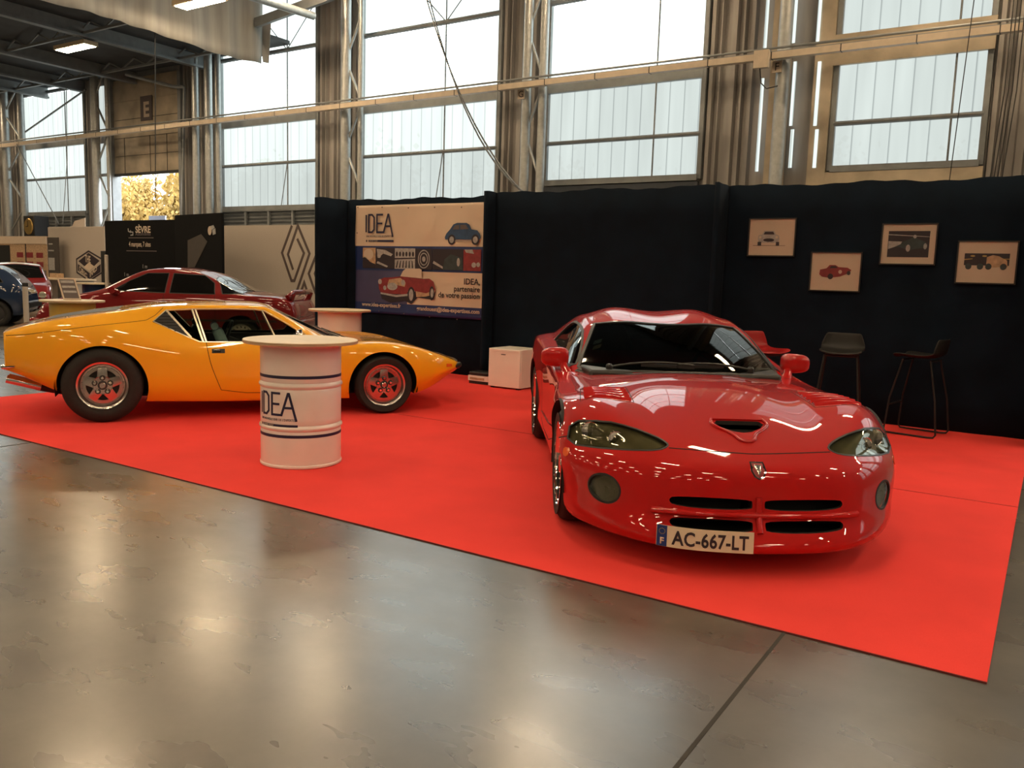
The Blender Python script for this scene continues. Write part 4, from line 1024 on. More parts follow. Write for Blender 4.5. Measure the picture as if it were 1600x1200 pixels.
def wheel(parent, cx, cy, cz, rt, wt, rr, side, style, tyremat=None, steer=0):
    """wheel as part of a car: side -1 = right, +1 = left. parts: tyre, rim with nuts"""
    T = empty('wheel', (cx, cy, cz)); T.parent = parent; T.rotation_euler = (0, 0, (0 if side < 0 else math.pi)+steer)   # outer face towards local -y
    h = wt/2
    prof = [(rr+.004, -h+.010), (rr+.02, -h-.002), (rr+.06, -h-.006), (rt-.035, -h+.002), (rt-.012, -h+.018), (rt-.002, -h+.04), (rt, -h+.07), (rt, h-.07), (rt-.002, h-.04), (rt-.012, h-.018), (rt-.04, h-.002), (rr+.02, h), (rr, h-.02)]
    tm = MB().lathe(prof, 72, 'y'); 
    tm.f = tm.f[:-2]; tm.m = tm.m[:-2]
    tm.build('tyre', tyremat or M['rubber'], T, smooth=40, fixn=False)
    if style == 'star':
        lip = MB().lathe([(rr+.010, -h-.004), (rr+.013, -h+.004), (rr+.004, -h+.012), (rr-.012, -h+.016), (rr-.022, -h+.055), (rr-.026, -h+.060), (rr-.050, -h+.062), (rr-.052, -h+.075), (rr-.03, h-.03), (rr, h-.02)], 72, 'y')
        lip.f = lip.f[:-2]; lip.m = lip.m[:-2]; lip.build('rim', M['alu'], T, smooth=40, fixn=False)
        y0 = -h+.050; ro = rr-.048
        s = MB()
        for k in range(5):
            a = R(90+72*k); ca, sa = math.cos(a), math.sin(a)
            def q(u, v, y): return (u*ca-v*sa, y, u*sa+v*ca)
            w0, w1 = .047, .036
            vs = [q(.02, -w0, y0-.012), q(.02, w0, y0-.012), q(ro+.004, w1, y0), q(ro+.004, -w1, y0), q(.02, -w0-.006, y0+.05), q(.02, w0+.006, y0+.05), q(ro+.004, w1+.008, y0+.04), q(ro+.004, -w1-.008, y0+.04), q(ro*.62, 0, y0-.014)]
            s.add(vs, [(0,1,8), (1,2,8), (2,3,8), (3,0,8), (4,7,6,5), (0,4,5,1), (1,5,6,2), (2,6,7,3), (3,7,4,0)])
        s.lathe([(0, y0-.014), (.076, y0-.014), (.084, y0-.006), (.086, y0+.05), (0, y0+.05)], 40, 'y'); s.lathe([(ro-.024, y0+.03), (ro-.022, y0-.002), (ro+.006, y0-.002), (ro+.006, y0+.03)], 48, 'y'); s.f = s.f[:-2]; s.m = s.m[:-2]
        s.build('spoke_star', M['alu'], T, smooth=25)
        MB().lathe([(0, y0+.035), (ro+.01, y0+.035), (ro+.01, y0+.05), (0, y0+.05)], 40, 'y').build('wheel_back', M['dark'], T)
        nb = MB()
        for k in range(5):
            a = R(90+72*k); c = (math.cos(a)*.066, 0, math.sin(a)*.066)
            nb.lathe([(0, y0-.038), (.011, y0-.038), (.013, y0-.034), (.014, y0-.016), (.020, y0-.012)], 14, 'y', c)
        nb.build('wheel_nuts', M['chrome'], T, smooth=30)
        for k in range(5):
            a = R(90+72*k); c = (math.cos(a)*.066, 0, math.sin(a)*.066); MB().lathe([(.0, y0-.0158), (.024, y0-.0158), (.024, y0-.010), (.0, y0-.010)], 18, 'y', c).build('nut_recess', M['greyblack'], T)
        MB().lathe([(0, y0-.036), (.020, y0-.036), (.026, y0-.030), (.028, y0-.010), (0, y0-.010)], 24, 'y').build('centre_cap', M['alu'], T, smooth=30)
        MB().lathe([(.028, y0-.0215), (.040, y0-.0195), (.040, y0-.010), (.028, y0-.010)], 24, 'y').build('cap_surround', M['greyblack'], T, smooth=30)
        rv = MB()
        for k in range(20):
            a = R(18*k+9); rv.lathe([(0, -h+.057), (.0032, -h+.058), (.0032, -h+.064), (0, -h+.064)], 8, 'y', (math.cos(a)*(rr-.037), 0, math.sin(a)*(rr-.037)))
        rv.build('rim_bolts', M['greyblack'], T)
    else:
        lip = MB().lathe([(rr+.008, -h-.002), (rr+.010, -h+.004), (rr-.004, -h+.010), (rr-.014, -h+.03), (rr-.03, -h+.10), (rr-.03, h-.03), (rr, h-.02)], 72, 'y')
        lip.f = lip.f[:-2]; lip.m = lip.m[:-2]; lip.build('rim', M['chrome'] if style == 'spoke' else (M['silverprint'] if style == 'cap' else M['greyblack']), T, smooth=40, fixn=False)
        y0 = -h+.02; s = MB()
        if style == 'spoke':
            for k in range(5):
                a = R(90+72*k); ca, sa = math.cos(a), math.sin(a)
                def q(u, v, y): return (u*ca-v*sa, y, u*sa+v*ca)
                for sg in (-1, 1):
                    vs = [q(.03, sg*.010, y0-.004), q(.03, sg*.036, y0-.004), q(rr-.01, sg*.040, y0+.006), q(rr-.01, sg*.014, y0+.006)]
                    s.add(vs+[tuple(Vector(v)+Vector((0, .045, 0))) for v in vs], [(0,1,2,3), (7,6,5,4), (0,4,5,1), (1,5,6,2), (2,6,7,3), (3,7,4,0)])
            s.lathe([(0, y0-.010), (.05, y0-.010), (.06, y0), (.06, y0+.05), (0, y0+.05)], 32, 'y')
            s.build('spokes', M['chrome'], T, smooth=25)
            MB().lathe([(0, y0+.10), (rr-.03, y0+.10), (rr-.03, y0+.12), (0, y0+.12)], 32, 'y').build('brake_disc', M['greyblack'], T)
        else:
            s.lathe([(0, y0-.006), (rr*.35, y0-.012), (rr*.95, y0+.004), (rr, y0+.02), (0, y0+.02)], 40, 'y'); s.build('hubcap', M['boardgrey'] if style == 'cap' else M['greyblack'], T, smooth=30)
            v = MB()
            for k in range(16):
                a = R(22.5*k); ca, sa = math.cos(a), math.sin(a); q = lambda u, w: (u*ca-w*sa, y0-.0045, u*sa+w*ca)
                v.add([q(rr*.74, -.012), q(rr*.74, .010), q(rr*.90, .018), q(rr*.90, -.006)], [(0, 1, 2, 3)])
                v.add([(x, y0+.015, z) for x, y, z in [q(rr*.74, -.012), q(rr*.74, .010), q(rr*.90, .018), q(rr*.90, -.006)]], [(3, 2, 1, 0)])
            v.build('hubcap_slots', M['ink'], T)
    return T
def liner(parent, cx, cz, r, y0, y1, a0=-12, a1=192):
    """dark wheelhouse inside an arch"""
    P = circ(cx, cz, r, 32, a0, a1); m = MB(); n = len(P)
    vs = [(x, y0, z) for x, z in P]+[(x, y1, z) for x, z in P]
    m.add(vs, [(i, i+1, n+i+1, n+i) for i in range(n-1)]+[tuple(range(n, 2*n))])
    return m.build('wheel_arch_liner', M['dark'], parent, smooth=30)

# ------------------------------------------------------------------ yellow wedge sports car
PF = Frame(-6.94, 5.662, R(54.83))
yc = empty('sports_car', PF.o+Vector((0, 0, .006)), PF.a, label='yellow wedge-shaped mid-engined sports car seen from its side on the red carpet', cat='car')
XS = [-2.02, -1.93, -1.78, -1.60, -1.42, -1.25, -1.08, -.92, -.74, -.50, -.25, 0, .15, .28, .42, .56, .70, .82, .95, 1.10, 1.26, 1.45, 1.65, 1.83, 1.97, 2.07]
LV = [  # (y keys, z keys) per level, bottom to top
 ([(-2.02,.72),(-1.6,.76),(-1.2,.79),(0,.79),(1.2,.79),(1.6,.77),(1.85,.72),(2.07,.60)], [(-2.02,.465),(-1.93,.43),(-1.6,.265),(-1.3,.19),(-.9,.172),(0,.155),(.9,.155),(1.26,.165),(1.6,.185),(1.8,.25),(2.0,.37),(2.07,.405)]),
 ([(-2.02,.765),(-1.6,.84),(-1.25,.872),(-.9,.862),(0,.845),(.9,.852),(1.26,.868),(1.6,.85),(1.85,.80),(2.0,.74),(2.07,.66)], [(-2.02,.51),(-1.6,.37),(-1.27,.33),(-.9,.30),(0,.29),(.9,.29),(1.26,.30),(1.6,.31),(1.85,.345),(2.0,.41),(2.07,.428)]),
 ([(-2.02,.785),(-1.6,.865),(-1.25,.888),(-.9,.876),(0,.855),(.9,.865),(1.26,.882),(1.6,.865),(1.85,.815),(2.0,.755),(2.07,.675)], [(-2.02,.60),(-1.6,.52),(-1.27,.50),(0,.45),(.9,.45),(1.26,.47),(1.6,.445),(1.85,.43),(2.0,.44),(2.07,.445)]),
 ([(-2.02,.785),(-1.6,.862),(-1.25,.884),(-.9,.868),(0,.842),(.9,.855),(1.26,.874),(1.6,.856),(1.85,.808),(2.0,.75),(2.07,.672)], [(-2.02,.69),(-1.6,.68),(-1.27,.665),(-.9,.64),(0,.59),(.9,.585),(1.26,.59),(1.6,.55),(1.85,.505),(2.0,.472),(2.07,.46)]),
 ([(-2.02,.77),(-1.6,.84),(-1.25,.855),(-.9,.83),(-.5,.805),(0,.797),(.5,.80),(.9,.822),(1.26,.84),(1.6,.825),(1.85,.785),(2.0,.735),(2.07,.665)], [(-2.02,.762),(-1.6,.80),(-1.27,.80),(-.9,.765),(-.5,.705),(0,.693),(.5,.690),(.9,.675),(1.26,.672),(1.6,.625),(1.85,.555),(2.0,.503),(2.07,.476)]),
 ([(-2.02,.745),(-1.6,.80),(-1.25,.79),(-.9,.735),(-.5,.70),(0,.695),(.3,.70),(.6,.735),(.82,.765),(1.05,.785),(1.26,.79),(1.6,.78),(1.85,.75),(2.0,.71),(2.07,.65)], [(-2.02,.785),(-1.6,.862),(-1.27,.885),(-.9,.885),(-.5,.87),(0,.868),(.15,.86),(.3,.83),(.5,.775),(.7,.71),(.82,.695),(1.05,.70),(1.26,.703),(1.6,.655),(1.85,.580),(2.0,.520),(2.07,.484)]),
 ([(-2.02,.69),(-1.6,.715),(-1.25,.68),(-.9,.62),(-.5,.585),(0,.572),(.2,.565),(.5,.60),(.8,.655),(1.05,.70),(1.26,.71),(1.6,.70),(1.85,.68),(2.0,.65),(2.07,.61)], [(-2.02,.79),(-1.8,.862),(-1.5,.920),(-1.27,.955),(-1.05,.985),(-.88,1.010),(-.5,1.030),(0,1.033),(.15,1.022),(.3,.955),(.45,.872),(.6,.79),(.74,.722),(.85,.705),(1.05,.711),(1.26,.712),(1.6,.662),(1.85,.585),(2.0,.525),(2.07,.488)]),
]
ZC = [(-2.02,.795),(-1.8,.868),(-1.5,.930),(-1.27,.965),(-1.05,1.000),(-.8,1.035),(-.5,1.055),(-.2,1.063),(.08,1.060),(.18,1.046),(.28,1.010),(.42,.945),(.56,.880),(.70,.815),(.84,.752),(.95,.712),(1.10,.702),(1.26,.690),(1.6,.635),(1.85,.565),(2.0,.513),(2.07,.485)]
def pbow(x, y):   # nose and tail seen from above are bowed
    f = max(0, (x-1.35)/.72); b = .11*f*(1-(abs(y)/.66)**2.4)
    g = max(0, (-1.7-x)/.32); return b - .05*g*(1-(abs(y)/.75)**2)
side = []; top = []; bot = []
for x in XS:
    s = []
    for ky, kz in LV:
        y, z = sp(ky, x), sp(kz, x); s.append((x+pbow(x, y), y, z))
    side.append(s); y6, z6 = s[-1][1], s[-1][2]; zc = sp(ZC, x); t = []
    for f in (.86, .62, .34, 0):
        y = y6*f; t.append((x+pbow(x, y), y, zc+(z6-zc)*f**2.4))
    top.append(t); y0, z0 = s[0][1], s[0][2]
    bot.append([(x+pbow(x, y0*f), y0*f, z0) for f in (.86, .62, .34, 0)])
def pcrease(a, b):
    # the cut-off tail keeps a firm edge, the roof edge a soft one
    if a[0] in 'stb' and b[0] in 'stb' and a[1] == b[1] == 0 and not (a[0] == 's' and b[0] == 's' and a[2] == b[2]):
        return .75
    if a[0] == b[0] == 's' and a[2] == b[2] == 6 and a[3] == b[3]: return .35
    if a[0] == b[0] == 's' and a[2] == b[2] == 0 and a[3] == b[3]: return .6
    return 0
pm = lattice('body', side, top, bot, level=3, crease=pcrease)
pm.update(); PS = Surf(pm)
cut = []
AR = (-1.262, .315, .372); AF = (1.252, .275, .347)
for s in (-1, 1):
    for (cx, cz, r) in (AR, AF): cut.append(prism_cut(circ(cx, cz, r, 56), 'y', s*.98, s*.45))
    cut.append(prism_cut([(-.728,.985),(-.50,1.000),(-.2,1.006),(.05,1.004),(.135,.990),(.30,.895),(.50,.775),(.47,.727),(.30,.716),(-.40,.716),(-.455,.720),(-.525,.755)], 'y', s*.95, s*.42))
cut.append(prism_cut([(.26,-.50),(.86,-.585),(.93,-.35),(.945,0),(.93,.35),(.86,.585),(.26,.50),(.235,.3),(.225,0),(.235,-.3)], 'z', .66, 1.25))
carve(pm, PS, .022, cut, [M['yellowpaint'], M['dark']], 'body', yc)
# glass
for s in ('y-', 'y+'):
    patch(PS, [(-.728,.985),(-.515,.999),(-.43,.712),(-.455,.716),(-.525,.752)], s, -.008, .003, center=(-.54,.87)).build('quarter_window', M['glass'], yc, smooth=60)
    patch(PS, [(-.49,1.000),(-.2,1.006),(.05,1.004),(.135,.990),(.30,.895),(.50,.775),(.47,.727),(.30,.716),(-.40,.716)], s, -.008, .003, center=(-.1,.86), rings=14).build('side_window', M['glass'], yc, smooth=60)
    patch(PS, [(-.852,.890),(-.735,.993),(-.527,.750)], s, .0012, .004, center=(-.70,.88)).build('louvre_panel', M['blackplastic'], yc, smooth=60)
    for k in range(7):
        z = .965-.026*k; x1 = -.735+(.993-z)/(.993-.75)*.208-.012; x0 = max(-.735-(.993-z)*1.13+.012, -.845+(.89-z)*2.0+.015 if z < .89 else -9)
        if x1-x0 > .03: ribbon(PS, [(x0, z), (x1, z)], s, .007, .007, sink=.004).build('louvre_slat', M['greyblack'], yc)
    for pts, w in (([(-.738,.992),(-.528,.750)], .019), ([(-.512,.999),(-.425,.714)], .016), ([(-.484,.999),(-.398,.714)], .014), ([(.115,.998),(.235,.722)], .012)):
        ribbon(PS, pts, s, w, .007, sink=.014).build('chrome_bar', M['trimchrome'], yc)
    ribbon(PS, [(-.845,.893),(-.738,.992),(-.50,1.006),(-.2,1.012),(.05,1.010),(.14,.996),(.305,.902),(.51,.778),(.475,.722),(.30,.711),(-.40,.711),(-.46,.714),(-.53,.745)], s, .008, .003, closed=True, sink=.010).build('window_surround', M['trimchrome'], yc)
    ribbon(PS, [(-.398,.706),(-.385,.62),(-.36,.50),(-.31,.36),(-.262,.238),(.60,.228),(.665,.30),(.68,.50),(.665,.69)], s, .0055, .0006, rnd=1).build('door_seam', M['gap'], yc)
    ribbon(PS, [(-.762,1.012),(-.83,.945),(-.90,.905),(-.98,.893),(-1.3,.858),(-1.6,.815),(-1.85,.775),(-2.0,.765)], s, .0045, .0006).build('lid_seam', M['gap'], yc)
    patch(PS, [(-.352,.612),(-.352,.650),(-.238,.650),(-.238,.612)], s, .003, .006).build('door_handle_recess', M['blackplastic'], yc)
    hd = patch(PS, [(-.343,.620),(-.343,.632),(-.275,.632),(-.275,.620)], s, .008, .006); hd.build('door_handle', M['chrome'], yc)
    patch(PS, [(-.343,.638),(-.343,.645),(-.285,.645),(-.285,.638)], s, .006, .004).build('badge_plate', M['alu'], yc)
    for (cx, cz, r) in (AR, AF):
        ribbon(PS, [p for p in circ(cx, cz, r+.006, 40, -16, 196)], s, .016, .0035, round_=False, sink=.01).build('arch_lip', M['yellowpaint'], yc, smooth=50)
    sg = -1 if s == 'y-' else 1
    liner(yc, AR[0], AR[1], AR[2]+.012, sg*.84, sg*.44); liner(yc, AF[0], AF[1], AF[2]+.012, sg*.83, sg*.44)
    patch(PS, [(1.93,.452),(1.93,.485),(2.00,.478),(2.0,.452)], s, .004, .006).build('side_marker', M['orange'], yc)
    patch(PS, [(1.05,.605),(1.05,.622),(1.075,.622),(1.075,.605)], s, .002, .004) 
wp = patch(PS, [(.27,-.495),(.86,-.575),(.925,-.35),(.94,0),(.925,.35),(.86,.575),(.27,.495),(.245,.3),(.235,0),(.245,-.3)], 'z+', -.006, .004, rings=16, center=(.58, 0)); wp.build('windscreen', M['glass'], yc, smooth=60)
ribbon(PS, [(.252,-.505),(.865,-.592),(.94,-.35),(.957,0),(.94,.35),(.865,.592),(.252,.505),(.226,.3),(.215,0),(.226,-.3)], 'z+', .016, .003, closed=True, sink=.01).build('windscreen_surround', M['trimchrome'], yc)
ribbon(PS, [(1.0,-.60),(1.3,-.60),(1.7,-.58),(1.98,-.52),(2.03,0),(1.98,.52),(1.7,.58),(1.3,.60),(1.0,.60),(.99,0)], 'z+', .0045, .0006, closed=True).build('hood_seam', M['gap'], yc)
for y in (-.38, 0.05):
    w = MB(); h = PS.cast((.97, y, 4), (0, 0, -1))[0]; a = PS.cast((.62, y+.10, 4), (0, 0, -1)); 
    b = PS.cast((.84, y-.16, 4), (0, 0, -1)); c = PS.cast((.70, y+.30, 4), (0, 0, -1))
    w.tube([h+Vector((0, 0, .012)), h.lerp((b[0]+c[0])/2, .9)+Vector((0, 0, .022))], .005, 8); w.tube([b[0]+b[1]*.010, c[0]+c[1]*.010], .005, 8); w.cyl(h-Vector((0, 0, .005)), h+Vector((0, 0, .018)), .014, 12)
    w.build('wiper', M['blackplastic'], yc, smooth=40)
# rear deck louvre panel, tail panel and lamps, exhausts, bumperettes
patch(PS, [(-1.75,-.42),(-1.15,-.42),(-1.15,.42),(-1.75,.42)], 'z+', .002, .004).build('engine_cover_grille', M['blackplastic'], yc)
patch(PS, [(-.66,.56),(-.60,.74),(.60,.74),(.66,.56)], 'x-', .003, .006).build('tail_panel', M['blackplastic'], yc)
for s in (-1, 1):
    patch(PS, [(s*.38,.60),(s*.38,.70),(s*.60,.70),(s*.62,.60)], 'x-', .006, .006).build('tail_lamp', M['redlens'], yc)
    MB().tube([(-1.98, s*.62, .475), (-2.05, s*.66, .478), (-2.04, s*.73, .492), (-1.94, s*.79, .50)], [.016, .020, .018, .008], 12).build('rear_bumperette', M['chrome'], yc, smooth=40)
    ex = MB(); ex.tube([(-1.30, s*.40, .235), (-1.55, s*.46, .235), (-1.72, s*.50, .275), (-1.82, s*.52, .30)], .045, 16).build('exhaust_pipe', M['greyblack'], yc, smooth=40)
    t = MB()
    for off in (-.045, .045):
        t.tube([(-1.78, s*.52+off, .292), (-2.04, s*.55+off, .372)], .036, 20, caps=False); t.tube([(-2.035, s*.55+off, .370), (-1.80, s*.52+off, .30)], .031, 20, caps=True)
    t.build('exhaust_tip', M['alu'], yc, smooth=40)
    MB().tube([(2.08, s*.46, .447), (2.15, s*.52, .447), (2.10, s*.62, .447), (2.03, s*.68, .447)], [.018, .030, .030, .016], 12).build('front_bumperette', M['blackplastic'], yc, smooth=40)
    patch(PS, [(s*.40,.462),(s*.40,.488),(s*.56,.482),(s*.56,.455)], 'x+', .004, .006).build('front_indicator', M['redlens'], yc)
    pr = MB(); pr.add([(1.20, s*.50, .30), (-1.20, s*.50, .30), (-1.20, s*.50, .17), (1.20, s*.50, .17)], [(0, 1, 2, 3)])
# interior: floor, bulkhead, seats, dash, steering wheel, mirrors
MB().box((-.70, -.70, .20), (.95, .70, .24)).build('cabin_floor', M['dark'], yc)
MB().box((-.72, -.62, .22), (-.66, .62, .74)).build('bulkhead', M['dark'], yc)
for s in (-1, 1): MB().box((-.62, s*.76, .24), (.90, s*.72, .69)).build('door_card', M['greyblack'], yc, bevel=.01)
MB().add([(.98,-.62,.30),(.98,.62,.30),(.98,.62,.68),(.98,-.62,.68),(.52,-.66,.34),(.52,.66,.34),(.56,.66,.70),(.56,-.66,.70)], [(0,1,2,3),(7,6,5,4),(3,2,6,7),(0,4,5,1),(1,5,6,2),(0,3,7,4)]).build('dashboard', M['greyblack'], yc, bevel=.02)
for s in (-1, 1):
    st = MB(); st.box((-.35, s*.36-.22, .26), (.22, s*.36+.22, .42)); st.build('seat_cushion', M['greyblack'], yc, bevel=.05)
    bk = MB(); fr = ((-.30+(.13 if s < 0 else -.05), s*.36, .36), (0, 1, 0), (-.36, 0, .93), (.93, 0, .36))
    bk.prism([(-.22, 0), (.22, 0), (.22, .36), (.14, .46), (-.14, .46), (-.22, .36)], fr, .10); bk.build('seat_back', M['lightblue'] if s < 0 else M['greyblack'], yc, bevel=.03)
    hr = MB().tube([(-.42+(.11 if s < 0 else -.05), s*.36-.11, .835), (-.42+(.11 if s < 0 else -.05), s*.36+.11, .835)], .035, 12).build('headrest', M['lightblue'] if s < 0 else M['greyblack'], yc, smooth=40)
sw = MB(); c = Vector((-.17, .36, .675)); nrm = Vector((-.92, 0, .38)).normalized(); e1 = Vector((0, 1, 0)); e2 = nrm.cross(e1)
sw.tube([c+e1*.175*math.cos(a*math.pi/16)+e2*.175*math.sin(a*math.pi/16) for a in range(32)], .015, 8, True)
for k in range(3): a = R(90+120*k); sw.bar(c-nrm*.02, c+e1*.17*math.cos(a)+e2*.17*math.sin(a), .025, .008)
sw.cyl(c-nrm*.03, c+nrm*.005, .05, 20); sw.tube([c-nrm*.02, c-nrm*.62], .022, 10)
sw.build('steering_wheel', M['greyblack'], yc, smooth=40)
MB().tube([(-.04, -.30, .42), (-.02, -.30, .60), (.0, -.30, .66)], [.012, .010, .018], 10)
for s in (-1,):
    q = MB(); base = PS.cast((.44, s*3, .70), (0, -s, 0))[0]
    q.tube([base, base+Vector((.01, s*.05, .05))], .010, 8); q.build('mirror_stalk', M['chrome'], yc, smooth=40)
    q = MB(); q.lathe([(0, -.05), (.035, -.045), (.052, -.02), (.055, .01), (.052, .014), (0, .014)], 28, 'x', base+Vector((.0, s*.075, .085))); q.build('door_mirror', M['chrome'], yc, smooth=40)
wheel(yc, -1.265, -.755, .332, .332, .25, .205, -1, 'star'); wheel(yc, -1.265, .755, .332, .332, .25, .205, 1, 'star')
wheel(yc, 1.262, -.765, .288, .288, .21, .205, -1, 'star'); wheel(yc, 1.262, .765, .288, .288, .21, .205, 1, 'star')

# ------------------------------------------------------------------ red long-nosed sports coupe
VF = Frame(-1.604, 4.645, R(-55.4))
rc_ = empty('sports_car', VF.o+Vector((0, 0, .006)), VF.a, label='glossy red long-nosed sports coupe with plate AC-667-LT facing the camera', cat='car')
# side outline keys: xs (at the side), then per level half width and height
xs = [-3.42,-3.36,-3.15,-2.85,-2.55,-2.25,-1.95,-1.65,-1.3,-1.0,-.78,-.58,-.40,-.22,-.05,.10,.24,.36,.44]
wW = {.44:.60,.36:.57,.24:.53,.10:.50,-.05:.44,-.22:.36,-.40:.25,-.58:.12,-.78:0}
def bowf(f): return .60*abs(f)**3.3
L = [
 ([(-3.42,.70),(-3.1,.82),(-2.5,.88),(-1.9,.86),(-1.0,.84),(-.6,.85),(0,.87),(.24,.87),(.36,.850),(.44,.815)], [(-3.42,.30),(-3.1,.22),(-2.4,.17),(-.6,.15),(0,.14),(.44,.130)]),
 ([(-3.42,.74),(-3.1,.86),(-2.5,.91),(-1.9,.89),(-1.0,.875),(-.6,.875),(0,.915),(.24,.905),(.36,.880),(.44,.845)], [(-3.42,.36),(-3.1,.30),(-2.4,.26),(-.6,.215),(0,.205),(.44,.185)]),
 ([(-3.42,.77),(-3.1,.89),(-2.5,.925),(-1.9,.875),(-1.2,.865),(-.7,.855),(-.4,.885),(0,.918),(.24,.91),(.36,.890),(.44,.855)], [(-3.42,.42),(-3.1,.39),(-2.4,.37),(-.6,.31),(0,.30),(.44,.270)]),
 ([(-3.42,.78),(-3.1,.90),(-2.5,.93),(-1.9,.875),(-1.2,.850),(-.7,.840),(-.4,.895),(0,.930),(.24,.920),(.36,.905),(.44,.870)], [(-3.42,.50),(-3.1,.50),(-2.4,.50),(-.6,.42),(0,.42),(.44,.380)]),
 ([(-3.42,.78),(-3.1,.90),(-2.5,.93),(-1.9,.88),(-1.2,.855),(-.7,.85),(-.4,.905),(0,.930),(.24,.930),(.36,.905),(.44,.868)], [(-3.42,.60),(-3.1,.63),(-2.4,.65),(-.6,.55),(0,.52),(.24,.50),(.44,.465)]),
 ([(-3.42,.76),(-3.1,.88),(-2.5,.92),(-1.9,.885),(-1.2,.862),(-.7,.857),(-.4,.905),(0,.920),(.24,.915),(.36,.885),(.44,.840)], [(-3.42,.68),(-3.1,.75),(-2.4,.78),(-1.3,.70),(-.6,.63),(0,.615),(.24,.585),(.44,.525)]),
 ([(-3.42,.74),(-3.1,.85),(-2.5,.90),(-1.9,.885),(-1.2,.865),(-.7,.855),(-.4,.885),(0,.895),(.24,.865),(.36,.830),(.44,.780)], [(-3.42,.73),(-3.1,.83),(-2.4,.885),(-1.9,.855),(-1.3,.785),(-.8,.735),(-.4,.710),(0,.700),(.24,.655),(.36,.610),(.44,.565)]),
]
ZCv = [(-3.42,.76),(-3.1,.86),(-2.4,.93),(-1.6,.84),(-1.0,.79),(-.78,.80),(-.58,.808),(-.40,.805),(-.22,.785),(-.05,.748),(.10,.702),(.24,.648),(.36,.590),(.44,.540)]
BUL = [(-3.42,.02),(-2.5,.03),(-1.6,.02),(-1.0,.0),(-.6,.005),(-.22,.022),(.0,.052),(.16,.062),(.30,.050),(.40,.028),(.44,.012)]
FR = (.95, .84, .68, .50, .33, .17, 0)
def vx(x, f):
    w = wW.get(x, 0); return x + w*(.60-bowf(f))
side = []; top = []; bot = []
for x in xs:
    s = [(x, sp(ky, x), sp(kz, x)) for ky, kz in L]; side.append(s)
    y6, z6 = s[-1][1], s[-1][2]; zc = sp(ZCv, x); bu = sp(BUL, x); t = []
    for f in FR:
        y = y6*f; base = zc+(z6-zc)*f**2.2
        b = bu*math.exp(-((f-.80)/.16)**2) - .012*math.exp(-((f-.5)/.14)**2)*(1 if -1 < x < .2 else .3)
        t.append((vx(x, f), y, base+b))
    top.append(t); y0, z0 = s[0][1], s[0][2]
    bot.append([(x + (wW.get(x, 0)*.6/.36*.36/.6)*(.60-bowf(f))*1.45, y0*f, z0) for f in FR])
# front face
xf = [.945, .985, .912, .888, .884, .866, .800]; zf = [.112, .160, .250, .350, .430, .500, .538]
sx_ = [.47, .505, .475, .46, .445, .425, .395]
side[-1] = [(sx_[k], L[k][0][-1][1], sp(L[k][1], .44)) for k in range(7)]
def row(k, f): return sx_[k]+(xf[k]-sx_[k])*(1-abs(f)**3.3)
top[-1] = [(row(6, f), .780*f, .538+(.565-.538)*f**2+.010*math.exp(-((f-.80)/.16)**2)) for f in FR]
bot[-1] = [(row(0, f), .815*f, .112+.018*f) for f in FR]
capf = [(xf[k], 0, zf[k]) for k in range(7)]
def vcrease(a, b):
    if a[0] == b[0] == 's' and a[2] == b[2] == 0 and a[3] == b[3]: return .6
    return 0
vm = lattice('body', side, top, bot, capf=capf, level=3, crease=vcrease, fix=1, fixw=.7)
VS = Surf(vm)
# cabin
cx_ = [-3.30,-3.05,-2.75,-2.45,-2.15,-1.90,-1.70,-1.52,-1.36,-1.18,-1.02,-.93]
CK = [
 ([(-3.3,.60),(-2.8,.80),(-2.2,.80),(-1.3,.78),(-1.0,.76),(-.93,.72)], [(-3.3,.60),(-.93,.66)]),
 ([(-3.3,.62),(-2.8,.81),(-2.2,.83),(-1.6,.80),(-1.3,.79),(-1.0,.765),(-.93,.735)], [(-3.3,.76),(-2.8,.80),(-2.2,.82),(-1.3,.775),(-.93,.745)]),
 ([(-3.3,.60),(-2.8,.70),(-2.2,.715),(-1.7,.70),(-1.36,.705),(-1.18,.72),(-1.02,.735),(-.93,.728)], [(-3.3,.79),(-2.8,.90),(-2.2,.97),(-1.7,.96),(-1.36,.915),(-1.18,.85),(-1.02,.785),(-.93,.758)]),
 ([(-3.3,.56),(-2.8,.575),(-2.2,.60),(-1.9,.60),(-1.7,.595),(-1.52,.60),(-1.36,.63),(-1.18,.675),(-1.02,.715),(-.93,.72)], [(-3.3,.81),(-2.8,.965),(-2.2,1.075),(-1.9,1.095),(-1.7,1.085),(-1.52,1.045),(-1.36,.975),(-1.18,.885),(-1.02,.80),(-.93,.765)]),
]
CZ = [(-3.3,.825),(-3.05,.90),(-2.75,1.00),(-2.45,1.085),(-2.15,1.145),(-1.9,1.165),(-1.70,1.150),(-1.52,1.095),(-1.36,1.022),(-1.18,.925),(-1.02,.835),(-.93,.785)]
CFR = (.88, .72, .55, .36, .18, 0)
def cbow(x, y): 
    w = max(0, min(1, (x+1.75)/.65)); return .31*w*(1-(abs(y)/.735)**2)
cs = []; ct = []; cb = []
for x in cx_:
    s = [(x+cbow(x, sp(ky, x)), sp(ky, x), sp(kz, x)) for ky, kz in CK]; cs.append(s); y6, z6 = s[-1][1], s[-1][2]; zc = sp(CZ, x); t = []
    db = .030*max(0, 1-abs(x+1.95)/.75)
    for f in CFR: y = y6*f; t.append((x+cbow(x, y), y, zc+(z6-zc)*f**2.6+db*math.exp(-((f-.55)/.24)**2)-db*.35*math.exp(-(f/.2)**2)))
    ct.append(t); y0, z0 = s[0][1], s[0][2]; cb.append([(x+cbow(x, y0*f), y0*f, z0) for f in CFR])
cm = lattice('roof_shell', cs, ct, cb, level=3, fix=2, fixw=.8)
CS = Surf(cm)
bothv = MB()
